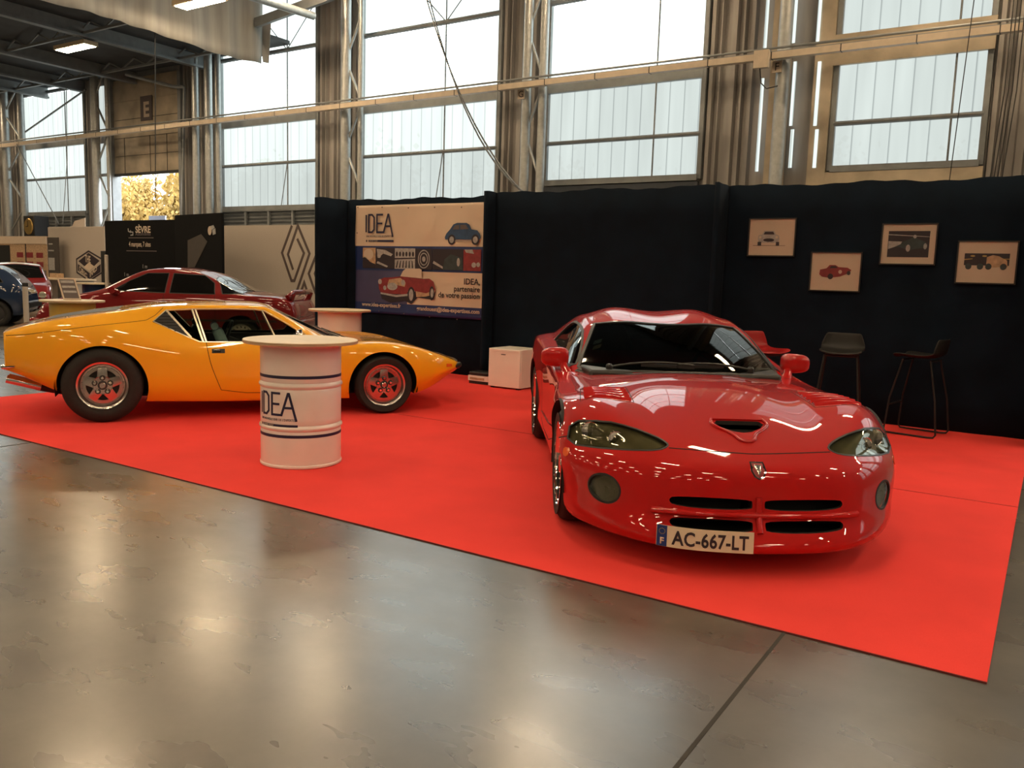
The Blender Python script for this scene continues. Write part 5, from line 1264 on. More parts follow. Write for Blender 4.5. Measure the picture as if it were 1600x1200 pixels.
def addm(m): bothv.add([v.co for v in m.vertices], [tuple(p.vertices) for p in m.polygons])
addm(vm); addm(cm)
ALL = Surf(bothv.mesh('all', M['redpaint'], fixn=False))

def px_outline(surf, pts, axis):
    """outline traced on the car's own surface, returned as 2D coordinates of that projection axis"""
    out = []
    for q in pts:
        h = VF.hit(surf, *q)
        if h is None: continue
        p = h[0]; out.append({'x': (p.y, p.z), 'y': (p.x, p.z), 'z': (p.x, p.y)}[axis])
    return out
mirr = lambda pts: [(-a, b) for a, b in pts]
HLo = px_outline(VS, [(1297,706),(1293,700),(1303,690),(1330,677),(1356,669),(1378,671),(1392,683),(1396,697),(1394,708),(1370,713),(1340,714),(1312,712)], 'x')
print('HL outline', [(round(a,3), round(b,3)) for a, b in HLo])
HL = HLo if len(HLo) > 9 else [(.40,.545),(.415,.560),(.50,.598),(.60,.632),(.70,.655),(.79,.655),(.845,.632),(.865,.600),(.850,.566),(.78,.545),(.68,.530),(.56,.522),(.47,.526)]
ARv = (-2.444, .325, .375); AFv = (0, .325, .368)
cut = []
for s in (-1, 1):
    for (cx, cz, r) in (ARv, AFv): cut.append(prism_cut(circ(cx, cz, r, 64), 'y', s*1.05, s*.60))
    cut.append(prism_cut([(s*a, b) for a, b in HL], 'x', .0, 1.2, rnd=1))
    cut.append(prism_cut(circ(s*.713, .352, .072, 40), 'x', .35, 1.2))
    for z0, z1 in ((.316, .374), (.218, .276)):
        cut.append(prism_cut([(s*.035, z0), (s*.40, z0+.006), (s*.43, (z0+z1)/2+.004), (s*.40, z1), (s*.035, z1-.004), (s*.028, (z0+z1)/2)], 'x', .55, 1.2, rnd=2))
SC = [(.470,-.112),(.470,.112),(.500,.128),(.535,.105),(.575,.045),(.585,0),(.575,-.045),(.535,-.105),(.500,-.128)]
cut.append(prism_cut(SC, 'z', .45, .90))
body = carve(vm, VS, .02, cut, [M['redpaint'], M['dark']], 'body', rc_)
WS = [(-1.48,-.525),(-1.25,-.592),(-1.05,-.66),(-.955,-.69),(-.86,-.60),(-.72,-.38),(-.655,-.15),(-.645,0),(-.655,.15),(-.72,.38),(-.86,.60),(-.955,.69),(-1.05,.66),(-1.25,.592),(-1.48,.525),(-1.41,.35),(-1.375,.15),(-1.37,0),(-1.375,-.15),(-1.41,-.35)]
ccut = [prism_cut(WS, 'z', .72, 1.35)]
SW = [(-.975,.788),(-1.08,.862),(-1.24,.948),(-1.45,1.030),(-1.72,1.058),(-1.92,1.055),(-2.02,1.00),(-2.02,.88),(-1.98,.842),(-1.6,.825),(-1.2,.800)]
for s in (-1, 1): ccut.append(prism_cut(SW, 'y', s*.95, s*.40, rnd=1))
carve(cm, CS, .022, ccut, [M['redpaint'], M['dark']], 'roof_shell', rc_)
patch(CS, WS, 'z+', -.004, .004, rings=18, center=(-1.06, 0)).build('windscreen', M['glassdark'], rc_, smooth=60)
ribbon(CS, WS, 'z+', .022, .0035, closed=True, sink=.012).build('windscreen_surround', M['greyblack'], rc_, smooth=50)
for s in ('y-', 'y+'):
    patch(CS, SW, s, -.006, .004, rnd=1).build('side_window', M['glassdark'], rc_, smooth=60)
    ribbon(CS, SW, s, .020, .003, closed=True, rnd=1, sink=.012).build('window_seal', M['blackplastic'], rc_, smooth=50)
# headlamps
for s in (-1, 1):
    O = [(s*a, b) for a, b in HL]
    patch(VS, O, 'x+', -.0005, .001, rnd=1, rings=14).build('headlamp_glass', M['lampglass'], rc_, smooth=60)
    ribbon(VS, O, 'x+', .010, .0015, closed=True, rnd=1, sink=.012).build('headlamp_seal', M['blackplastic'], rc_, smooth=50)
    bk = patch(VS, O, 'x+', -.016, .003, rnd=1, rings=12); bk.build('headlamp_housing', M['lens'], rc_, smooth=60)
    for (y, z, r, dx, nm) in ((.775, .600, .042, .035, 'headlamp_bowl'), (.655, .592, .036, .030, 'headlamp_bowl')):
        h = VS.cast((5, s*y, z), (-1, 0, 0)); p = h[0]-h[1]*.014; o = empty(nm, p); o.parent = rc_; o.rotation_euler = (0, 0, R(s*12))
        MB().lathe([(r-.004, .0065), (r+.003, .010), (r+.004, .004), (r, .005), (r*.75, .001), (r*.4, -.001), (0, -.001)], 32, 'x').build('bowl', M['chrome'], o, smooth=50, fixn=False)
        MB().lathe([(0, .009), (r*.35, .007), (r*.45, .0), (0, -.003)], 24, 'x').build('bulb_lens', M['lens'], o, smooth=50)
    h = VS.cast((5, s*.713, .352), (-1, 0, 0))[0]
    patch(VS, circ(s*.713, .352, .068, 40), 'x+', -.004, .006, rings=6).build('fog_lamp_lens', M['lampglass'], rc_, smooth=60)
    ribbon(VS, circ(s*.713, .352, .070, 40), 'x+', .010, .002, closed=True, sink=.014).build('fog_lamp_ring', M['blackplastic'], rc_, smooth=50)
    patch(VS, circ(s*.713, .352, .068, 40), 'x+', -.022, .006, rings=6).build('fog_lamp_bowl', M['lens'], rc_, smooth=60)
    patch(VS, [(s*.055+.36 if 0 else .375,.455),(.375,.500),(.425,.500),(.425,.455)], 'y-' if s < 0 else 'y+', .003, .006, rnd=1).build('side_marker', M['orange'], rc_, smooth=50)
    # bonnet louvres
    lv = [(-.13,s*.50),(-.12,s*.76),(.20,s*.785),(.24,s*.60),(.22,s*.515)]
    ribbon(VS, [(-.135,s*.495),(-.125,s*.765),(.215,s*.80),(.235,s*.60),(.225,s*.505)], 'z+', .004, .0008, closed=True).build('louvre_seam', M['gap'], rc_)
    for k in range(5):
        xa = -.085+.062*k
        y0_, y1_ = s*.515, s*(.752+.006*k)
        patch(VS, [(xa, y0_), (xa, y1_), (xa-.022, y1_), (xa-.022, y0_)], 'z+', .0006, .004, rings=4).build('louvre_slot', M['gap'], rc_)
        xb = xa+.040
        patch(VS, [(xa-.002, y0_), (xa-.002, y1_), (xb, y1_), (xb, y0_)], 'z+', .0, .006, rings=8, offs=lambda p, xa=xa: .001+.013*math.sin(math.pi*max(0, min(1, (p.x-xa+.002)/.042)))).build('louvre_slat', M['redpaint'], rc_, smooth=40)
# hood scoop: raised lip round the opening and a long shallow tail towards the nose
ribbon(VS, [(.458,-.130),(.458,.130)], 'z+', .020, .010, sink=.01, round_=False).build('scoop_brow', M['redpaint'], rc_, smooth=40)
ribbon(VS, [(.46,.135),(.505,.150),(.545,.125),(.60,.055),(.665,.036),(.665,-.036),(.60,-.055),(.545,-.125),(.505,-.150),(.46,-.135)], 'z+', .016, .004, rnd=1, round_=True).build('scoop_lip', M['redpaint'], rc_, smooth=50)
patch(VS, [(.47,-.11),(.47,.11),(.535,.10),(.58,.04),(.58,-.04),(.535,-.10)], 'z+', -.05, .004).build('scoop_duct', M['dark'], rc_)
patch(VS, [(.550,-.085),(.550,.085),(.59,.045),(.645,.030),(.645,-.030),(.59,-.045)], 'z+', .001, .03, offs=lambda p: .001-.022*max(0, min(1, (.60-p.x)/.05)), center=(.60, 0)).build('scoop_ramp', M['redpaint'], rc_, smooth=40)
# hood cut line, door lines
HSo = px_outline(VS, [(1170,711),(1200,711),(1240,710),(1270,709),(1297,708)], 'x'); HSo = sorted(HSo+mirr(HSo))
ribbon(VS, HSo, 'x+', .007, .0008, rnd=1).build('hood_seam', M['gap'], rc_)
ribbon(VS, [(.46,.560),(.40,.552)], 'x+', .006, .0008)
for s, ax in ((-1, 'y-'), (1, 'y+')):
    ribbon(VS, [(-.80,.74),(-.78,.50),(-.80,.26),(-1.75,.26),(-1.86,.45),(-1.88,.80)], ax, .006, .0006, rnd=1).build('door_seam', M['gap'], rc_)
    ribbon(VS, [(.36,.555),(.33,.545),(.28,.53)], ax, .006, .0008).build('bumper_seam', M['gap'], rc_)
    # side gill behind the front wheel
    patch(VS, [(-.44,.30),(-.46,.66),(-.58,.62),(-.64,.45),(-.60,.28)], ax, .001, .004).build('side_gill', M['dark'], rc_)
    ribbon(VS, [(-.86,.36),(-1.2,.335),(-1.8,.33)], ax, .030, .010, sink=.01).build('sill_crease', M['redpaint'], rc_, smooth=40)
    for (cx, cz, r) in (ARv, AFv): liner(rc_, cx, cz, r+.012, s*.90, s*.58)
# black duct behind the grille openings
for s in (-1, 1): MB().box((.62, s*.02, .20), (.68, s*.50, .40)).build('grille_duct', M['dark'], rc_)
mb_ = ribbon(VS, [(-.50,.296),(-.3,.296),(0,.294),(.3,.296),(.50,.296)], 'x+', .030, .010, sink=.02, round_=True); mb_.build('grille_bar', M['redpaint'], rc_, smooth=50)
mb_ = ribbon(VS, [(0,.38),(0,.30),(0,.215)], 'x+', .030, .006, sink=.02, round_=True); mb_.build('grille_divider', M['redpaint'], rc_, smooth=50)
# badge on the nose
patch(VS, [(-.033,.535),(.033,.535),(.038,.50),(.024,.475),(0,.463),(-.024,.475),(-.038,.50)], 'x+', .004, .006).build('nose_badge', M['chrome'], rc_, smooth=30)
patch(VS, [(-.026,.529),(.026,.529),(.030,.501),(.018,.480),(0,.470),(-.018,.480),(-.030,.501)], 'x+', .0055, .004).build('badge_enamel', M['wine'], rc_)
bd = MB()
for s in (-1, 1): bd.add(patch(VS, [(s*.004,.522),(s*.020,.522),(s*.022,.505),(s*.010,.500)], 'x+', .0065, .002).v, []) 
patch(VS, [(-.018,.522),(.018,.522),(.010,.498),(0,.480),(-.010,.498)], 'x+', .0065, .003).build('badge_emblem', M['alu'], rc_)
# number plate, bent round the chin, slightly tilted
PLc = (-.262, .185); pw, ph, tilt = .445, .100, R(-1.0)
def pl(a, b, c):
    y = PLc[0]+a*math.cos(tilt)-b*math.sin(tilt); z = PLc[1]+a*math.sin(tilt)+b*math.cos(tilt)
    xm = max(VS.cast((5, y, q), (-1, 0, 0))[0].x + (q-.185)*.12 for q in (.13, .15, .17, .19, .21, .235)); return Vector((xm+.006+c-.12*(z-.185), y, z))
def plate_rect(a0, a1, b0, b1, h):
    m = MB(); n = 24; vs = []
    for i in range(n+1):
        a = a0+(a1-a0)*i/n
        for b in (b0, b1):
            for c in (h, h-.004): vs.append(pl(a, b, c))
    fs = []
    for i in range(n):
        q = i*4; r = q+4; fs += [(q, r, r+2, q+2), (q+1, q+3, r+3, r+1), (q, q+1, r+1, r), (q+2, r+2, r+3, q+3)]
    fs += [(0, 2, 3, 1), (n*4, n*4+1, n*4+3, n*4+2)]
    return m.add(vs, fs)
PL = empty('number_plate'); PL.parent = rc_
plate_rect(-pw/2, pw/2, -ph/2, ph/2, 0).build('plate_sheet', M['cream'], PL, smooth=50)
plate_rect(-pw/2+.001, -pw/2+.045, -ph/2+.001, ph/2-.001, .0012).build('country_band', M['plateblue'], PL, smooth=50)
text('country_letter', 'F', .042, XZ((0,0,0)), M['paper'], PL, 'CENTER', wrap=lambda a, b, c: pl(-pw/2+.023+a, b-.038, c+.0018), bold=.001)
st_ = MB()
for k in range(12): a = R(30*k); c = (-pw/2+.023+.013*math.cos(a), .022+.013*math.sin(a)); st_.add([pl(c[0]-.002, c[1]-.002, .0024), pl(c[0]+.002, c[1]-.002, .0024), pl(c[0]+.002, c[1]+.002, .0024), pl(c[0]-.002, c[1]+.002, .0024)], [(0,1,2,3)])
st_.build('star_circle', M['gold'], PL)
text('plate_number', 'AC-667-LT', .092, XZ((0,0,0)), M['ink'], PL, 'CENTER', sx=.80, wrap=lambda a, b, c: pl(.022+a, b-.033, c+.0014), bold=.0022, spacing=1.04)
# wipers
for (pa, pb, y0_) in (((-.79,-.50), (-.69,.05), 0), ((-.77,.45), (-.70,-.06), 0)):
    q = MB(); P_ = []
    for t in range(9):
        u = t/8; x = pa[0]+(pb[0]-pa[0])*u; y = pa[1]+(pb[1]-pa[1])*u
        h = ALL.cast((x, y, 4), (0, 0, -1))[0]; P_.append(h+Vector((0, 0, .022)))
    q.tube(P_, .008, 8); 
    q.lathe([(0, -.02), (.022, -.02), (.024, .01), (.015, .022), (0, .022)], 16, 'z', P_[0]); q.bar(P_[3]+Vector((0,0,-.012)), P_[8]+Vector((0,0,-.012)), .010, .022); q.build('wiper', M['blackplastic'], rc_, smooth=40)
cw = ribbon(ALL, [(-.93,-.70),(-.80,-.60),(-.66,-.38),(-.60,-.15),(-.59,0),(-.60,.15),(-.66,.38),(-.80,.60),(-.93,.70)], 'z+', .05, .003, rnd=1, sink=.01); cw.build('cowl_panel', M['blackplastic'], rc_, smooth=50)
# mirrors
for s in (-1, 1):
    b0 = ALL.cast((-.97, s*.765, 4), (0, 0, -1))[0]
    c = Vector((-1.04, s*.848, .850)); q = MB().tube([b0-Vector((0, 0, .03)), b0.lerp(c, .35)+Vector((.01, -s*.01, -.01)), c-Vector((0, s*.05, .02))], [.050, .028, .030], 14); q.build('mirror_stalk', M['redpaint'], rc_, smooth=50)
    m = MB(); n1, n2 = 20, 14; vs = []
    for i in range(n1):
        for j in range(n2+1):
            a = 2*math.pi*i/n1; b = math.pi*j/n2; sy = math.sin(b)
            ca, sa = math.cos(a)*sy, math.sin(a)*sy; f = lambda v: math.copysign(abs(v)**.62, v)
            taper = 1-.18*(s*f(ca)*s < 0)
            vs.append((c.x+.064*f(math.cos(b)), c.y+.098*f(ca), c.z+.068*f(sa)*(1-.10*s*f(ca))))
    fs = [(i*(n2+1)+j, ((i+1) % n1)*(n2+1)+j, ((i+1) % n1)*(n2+1)+j+1, i*(n2+1)+j+1) for i in range(n1) for j in range(n2)]
    o = m.add(vs, fs).build('mirror_shell', M['redpaint'], rc_, smooth=60)
    MB().box((c.x-.062, c.y-.065, c.z-.042), (c.x-.056, c.y+.065, c.z+.042)).build('mirror_glass', M['chrome'], rc_)
# interior
MB().box((-2.2, -.72, .20), (-.62, .72, .24)).build('cabin_floor', M['dark'], rc_)
MB().add([(-.70,-.64,.30),(-.70,.64,.30),(-.70,.64,.80),(-.70,-.64,.80),(-1.18,-.70,.34),(-1.18,.70,.34),(-1.10,.70,.81),(-1.10,-.70,.81)], [(0,1,2,3),(7,6,5,4),(3,2,6,7),(0,4,5,1),(1,5,6,2),(0,3,7,4)]).build('dashboard', M['greyblack'], rc_, bevel=.02)
for s in (-1, 1):
    MB().box((-1.75, s*.38-.23, .30), (-1.30, s*.38+.23, .44)).build('seat_cushion', M['greyblack'], rc_, bevel=.05)
    fr = ((-1.72, s*.38, .40), (0, 1, 0), (-.25, 0, .97), (.97, 0, .25)); MB().prism([(-.23, 0), (.23, 0), (.22, .45), (.13, .66), (-.13, .66), (-.22, .45)], fr, .12).build('seat_back', M['greyblack'], rc_, bevel=.04)
MB().box((-2.12, -.62, .24), (-2.08, .62, .84)).build('bulkhead', M['greyblack'], rc_)
sw = MB(); c = Vector((-1.28, .37, .80)); nrm = Vector((-.92, 0, .38)).normalized(); e1 = Vector((0, 1, 0)); e2 = nrm.cross(e1)
sw.tube([c+e1*.18*math.cos(a*math.pi/16)+e2*.18*math.sin(a*math.pi/16) for a in range(32)], .014, 8, True)
for k in range(3): a = R(90+120*k); sw.bar(c-nrm*.02, c+e1*.17*math.cos(a)+e2*.17*math.sin(a), .03, .01)
sw.cyl(c-nrm*.03, c+nrm*.005, .07, 20); sw.tube([c-nrm*.02, c-nrm*.22], .025, 10); sw.build('steering_wheel', M['greyblack'], rc_, smooth=40)
for k, (x, y, z) in enumerate(((-1.10, -.585, .0), (-1.17, -.572, 0))):
    patch(CS, [(x, y), (x-.045, y+.018), (x-.045, y+.075), (x, y+.058)], 'z+', -.010, .001).build('windscreen_sticker', M['lightblue'] if k else M['paper'], rc_)
wheel(rc_, 0, -.758, .325, .325, .27, .235, -1, 'spoke'); wheel(rc_, 0, .758, .325, .325, .27, .235, 1, 'spoke')
wheel(rc_, -2.444, -.745, .33, .33, .31, .235, -1, 'spoke'); wheel(rc_, -2.444, .745, .33, .33, .31, .235, 1, 'spoke')

# ------------------------------------------------------------------ neighbouring stand at the left
def board(name, a, b, z0, z1, m_, label, th=.06, cat='partition', bevel=.0):
    """upright board between two floor points"""
    a = Vector((*a, 0)); b = Vector((*b, 0)); d = (b-a).normalized(); n = Vector((d.y, -d.x, 0))
    e = empty(name, (a.x, a.y, 0), math.atan2(d.y, d.x), label=label, cat=cat); L_ = (b-a).length
    MB().box((0, 0, z0), (L_, th, z1)).build('panel', m_, e, bevel=bevel); return e, L_
RY = 14.3
def rx(px, py, Y=RY): p = at_y(px, py, Y); return p.x, p.z
xl = rx(345, 400)[0]; xr = -13.6
e, L_ = board('display_wall', (xl, RY), (xr, RY), 0, 2.50, M['boardgrey'], 'pale grey printed wall with a big double diamond outline, left of the black stand')
def dm(pts): return [(rx(px, py)[0]-xl, rx(px, py)[1]) for px, py in pts]
Z3 = lambda zx, zy: (330+zx/8, 400+zy/8)          # coordinates of an enlarged view
Z5 = lambda zx, zy: (400+zx/4, 280+zy/4)
W3 = MB()
lines = [dm([Z5(228, 292), Z5(162, 462), Z5(225, 632), Z5(238, 632), Z5(335, 465), Z5(268, 292), Z5(200, 470), Z5(230, 568)]),
         dm([Z5(258, 372), Z5(300, 470), Z5(235, 650), Z5(200, 760)])]
lines = [dm([Z5(225, 290), Z5(163, 460), Z5(222, 634), Z5(240, 634), Z5(300, 462), Z5(258, 372)]),
         dm([Z5(232, 566), Z5(200, 470), Z5(262, 290), Z5(335, 465), Z5(262, 680), Z5(215, 810)]),
         dm([Z5(450, 290), Z5(330, 590), Z5(420, 850)]), dm([Z5(470, 340), Z5(368, 590), Z5(450, 830)]),
         dm([Z5(222, 868), Z5(302, 646), Z5(372, 850), Z5(310, 1000)]), dm([Z5(292, 732), Z5(338, 860), Z5(285, 990)])]
strokes(W3, lines, .070, ((0, -.001, 0), (1,0,0), (0,0,1), (0,-1,0)), .004).build('printed_diamond', M['boardbrown'] if False else mat('brown_outline', (.075, .055, .05), .6), e)
# black SEVRE wall with a returning side wing
x0 = at_y(163, 345, 13.4).x; x1 = at_y(287, 345, 13.4).x
e, L_ = board('display_wall', (x0, 13.4), (x1, 13.4), 0, 2.60, M['boardblack'], 'black fabric display wall reading SEVRE behind the dark red saloon', bevel=.02)
def sx(zx, zy): p = at_y(150+zx/8, 330+zy/8, 13.38); return p.x-x0, p.z
def frS(zx, zy): a, b = sx(zx, zy); return ((a, -.003, b), (1,0,0), (0,0,1), (0,-1,0))
text('printed_text', 'SÈVRE', .24, frS(485, 268), M['paper'], e, sx=1.05, bold=.006)
text('printed_text', 'Automobiles', .125, frS(485, 303), M['inkgrey'], e, sx=1.05, bold=.002)
text('printed_text', '4 marques, 7 sites', .185, frS(405, 440), M['paper'], e, sx=.72, bold=.002)
text('printed_text', '1 m', .15, frS(570, 712), M['silverprint'], e); text('printed_text', '1 m', .15, frS(342, 812), M['silverprint'], e); text('printed_text', '1 m', .14, frS(760, 1004), M['silverprint'], e)
k = MB()
for a, b in (((400, 332), (712, 332)), ((375, 494), (750, 494))): pa, pb = sx(*a), sx(*b); k.box((pa[0], -.006, pa[1]-.012), (pb[0], -.002, pa[1]+.012))
k.build('printed_rule', M['inkgrey'], e)
strokes(MB(), [[sx(*q) for q in [(395,215),(398,250),(425,262),(425,238)]], [sx(*q) for q in [(425,300),(455,296),(455,262),(428,258)]]], .03, ((0, -.004, 0), (1,0,0), (0,0,1), (0,-1,0)), .003).build('printed_emblem', M['silverprint'], e)
x2 = at_y(344, 345, 12.7).x
e, L_ = board('display_wall', (x1+.05, 13.1), (x2, 12.75), 0, 2.68, M['boardblack'], 'black display wing with a printed spotlight beam, right of the SEVRE wall', bevel=.02)
def wx(zx, zy): p = at_y(150+zx/8, 330+zy/8, 12.85); return p.x-x1-.05, p.z
k = MB().prism([wx(*q) for q in [(1085,360),(1300,285),(1400,380),(1195,700),(1085,700)]], ((0, -.004, 0), (1,0,0), (0,0,1), (0,-1,0)), .003); k.build('printed_beam', M['boardbrown'], e)
k = MB().prism(ell(*wx(1440, 245), .085, .105), ((0, -.008, 0), (1,0,0), (0,0,1), (0,-1,0)), .003).build('printed_lamp', M['paper'], e)
k = MB(); k.prism([wx(*q) for q in [(1480,235),(1530,215),(1535,285),(1490,300)]], ((0, -.008, 0), (1,0,0), (0,0,1), (0,-1,0)), .003); k.prism([wx(*q) for q in [(1440,190),(1500,175),(1520,210),(1470,235)]], ((0, -.008, 0), (1,0,0), (0,0,1), (0,-1,0)), .003)
k.build('printed_lamp_body', M['silverprint'], e)
# THE ORIGINALS wall
x3 = at_y(76, 400, 14.3).x; x4 = at_y(164, 400, 14.3).x
e, L_ = board('display_wall', (x3, 14.3), (x4, 14.3), 0, 2.52, M['boardgrey'], 'pale grey printed wall with the hexagonal THE ORIGINALS logo', bevel=.02)
def ox(zx, zy): p = at_y(zx/8, 330+zy/8, 14.28); return p.x-x3, p.z
fO = ((0, -.003, 0), (1,0,0), (0,0,1), (0,-1,0)); fO2 = ((0, -.006, 0), (1,0,0), (0,0,1), (0,-1,0))
MB().prism([ox(*q) for q in [(1100,520),(1240,620),(1112,740),(975,625)]], fO, .002).prism([ox(*q) for q in [(968,660),(1112,772),(1112,850),(968,740)]], fO, .002).prism([ox(*q) for q in [(1112,772),(1252,660),(1252,760),(1112,850)]], fO, .002).build('logo_field', M['ink'], e)
MB().prism([ox(*q) for q in [(1105,640),(1175,690),(1112,745),(1040,700)]], fO2, .002).build('logo_diamond', M['paper'], e)
strokes(MB(), [[ox(*q) for q in [(1100,500),(1270,600),(1270,765),(1112,870),(955,765),(950,600),(1100,500)]]], .05, fO, .002).build('logo_outline', M['ink'], e)
a = ox(1058, 622); text('logo_text', 'THE', .30, ((a[0], -.009, a[1]-.02), (1,0,-.15), (.0,0,1), (0,-1,0)), M['paper'], e, sx=.55, bold=.006)
a = ox(985, 735); text('logo_text', 'ORIG', .25, ((a[0], -.009, a[1]-.02), (1,0,-.62), (0,0,1), (0,-1,0)), M['paper'], e, sx=.72, bold=.004)
a = ox(1118, 832); text('logo_text', 'INALS', .25, ((a[0], -.009, a[1]), (1,0,.62), (0,0,1), (0,-1,0)), M['paper'], e, sx=.60, bold=.004)
# roll-up panel, dark monitor, posts
x5 = at_y(74, 380, 14.0).x; x6 = at_y(91, 380, 14.0).x; zt = at_y(80, 371, 14.0).z
e, L_ = board('rollup_banner', (x5, 14.0), (x6, 14.0), .05, zt, M['boardbrown'], 'narrow tall dark roll-up banner before the pale logo wall', .03, 'banner')
MB().box((.08, -.008, zt-.22), (.30, -.001, zt-.18)).box((.05, -.008, zt-.42), (.36, -.001, zt-.38)).box((.04, -.008, zt-1.0), (.38, -.001, zt-.62)).build('printed_area', M['silverprint'], e); MB().box((-.03, -.1, 0), (.46, .12, .06)).build('banner_foot', M['blackplastic'], e)
p = at_y(160, 410, 13.55); tag(MB().box((p.x-.08, 13.55, .9), (p.x+.12, 13.63, at_y(160, 392, 13.55).z)).box((p.x, 13.55, 0), (p.x+.06, 13.61, .95)).build('display_screen', M['blackplastic'], bevel=.01), 'black upright screen beside the SEVRE wall', 'screen')
p = at_z(166, 490, 0); e = empty('barrier_post', (p.x, 13.0, 0), label='tall pale round post at the left end of the SEVRE wall', cat='post'); pz = at_y(166, 398, 13.0); e.location.x = pz.x
MB().tube([(0, 0, 0), (0, 0, pz.z-.02), (0, 0, pz.z)], [.05, .05, .03], 14).build('post_shaft', M['boardgrey'], e, smooth=40); MB().lathe([(0, 0), (.16, 0), (.16, .02), (0, .03)], 24).build('post_base', M['steel'], e, smooth=30)
p = at_z(42, 512, 0); e = empty('barrier_post', (p.x, p.y, 0), label='short pale rope barrier post with dark cap at the far left edge', cat='post')
MB().tube([(0, 0, 0), (0, 0, .88)], .055, 16).build('post_shaft', M['boardgrey'], e, smooth=40); MB().tube([(0, 0, .88), (0, 0, .96)], .06, 16).build('post_cap', M['blackplastic'], e, smooth=40)
# drum tables and counters of the neighbours
p = at_y(152, 441, 13.0); tb = empty('barrel_table', (p.x, 12.9, 0), label='blue drum table with round top before the SEVRE wall, far left', cat='table')
MB().lathe([(0, 0), (.29, 0), (.29, .86), (0, .86)], 40).build('drum', M['bluepaint'], tb, smooth=30); MB().lathe([(0, .86), (.42, .86), (.42, .90), (0, .90)], 40).build('tabletop', M['wood'], tb, smooth=30)
a = at_y(72, 446, 13.5); b = at_y(138, 443, 13.5); e = empty('counter_table', (a.x, 13.4, 0), label='long pale-topped counter before the hexagon logo wall', cat='table')
MB().box((0, -.3, .92), (b.x-a.x, .35, .97)).build('counter_top', M['wood'], e); [MB().box((q, -.25, 0), (q+.22, .3, .92)).build('counter_leg', M['boardgrey'], e) for q in (.05, b.x-a.x-.28)]
tag(MB().box((a.x+.6, 13.3, .97), (a.x+1.0, 13.5, 1.10)).build('carton', M['tan']), 'small brown carton standing on the long pale-topped counter', 'box')
# clock on a dark cube, flag, far stalls
p = at_y(45, 354, 14.8); e = empty('clock', (p.x, 14.8, p.z), label='dark cube with a round golden clock face high at far left', cat='clock')
MB().box((-.34, 0, -.36), (.34, .5, .36)).build('clock_case', M['blackplastic'], e, bevel=.02); MB().lathe([(0, -.03), (.25, -.03), (.27, -.01), (.27, .0), (0, 0)], 40, 'y').build('clock_face', M['gold'], e, smooth=30); MB().box((-.012, -.04, 0), (.012, -.032, .19)).box((-.12, -.04, -.012), (.0, -.032, .012)).build('clock_hands', M['ink'], e); MB().box((-.05, .2, -p.z), (.05, .3, -.36)).build('clock_stand', M['blackplastic'], e)
a = at_y(110, 353, 15.0); b = at_y(133, 353, 15.0); zt = at_y(132, 343, 15).z
e = MB().prism([(a.x, a.z-.9), (a.x, a.z-.1), (a.x+.25, a.z+.15), ((a.x+b.x)/2+.1, zt), (b.x, zt+.05), (b.x, a.z-.9)], ((0, 15.0, 0), (1,0,0), (0,0,1), (0,1,0)), .02).box((a.x, 15.0, 0), (a.x+.04, 15.04, a.z)).build('feather_flag', M['paper']); tag(e, 'white rounded flag top peeking over the pale logo wall', 'flag')
e = MB().box(tuple(at_y(233, 357, 16.9)), tuple(at_y(260, 337, 16.95))).build('outdoor_sign', M['plateblue']); e.data.materials[0] = mat('pale_blue_sign', (.35, .42, .6), .5); 
sgn = empty('outdoor_sign', (0, 0, 0), label='pale blue sign outside the raised door', cat='sign'); e.name = 'sign_board'; e.parent = sgn; a = at_y(234, 350, 16.95); MB().box((a.x, 16.95, -.1), (a.x+.05, 17.0, a.z)).build('sign_post', M['greysteel'], sgn)
a = at_y(-30, 375, 14.6); b = at_y(74, 367, 14.6)
e, L_ = board('display_wall', (a.x, 14.6), (b.x-.05, 14.6), 0, 2.25, M['tan'], 'cream and red photo-printed stall wall at the far left', .08)
k = MB()
for i in range(3):
    for j in range(2): k.box((L_-1.9+.62*i, -.01, 1.25+.30*j), (L_-1.5+.62*i, -.001, 1.42+.30*j))
k.build('printed_cars', M['wine'], e); MB().box((L_-2.2, -.012, .75), (L_-.1, -.001, 1.15)).build('printed_strip', M['inkgrey'], e); MB().box((0, -.01, 1.0), (L_-2.35, -.001, 1.95)).build('dark_screen', M['blackplastic'], e)
MB().box((0, -.03, 2.0), (L_, -.001, 2.25)).build('header_strip', M['paper'], e); MB().box((L_-1.35, -.012, .5), (L_-1.3, -.001, 2.25)).build('panel_joint', M['ink'], e)

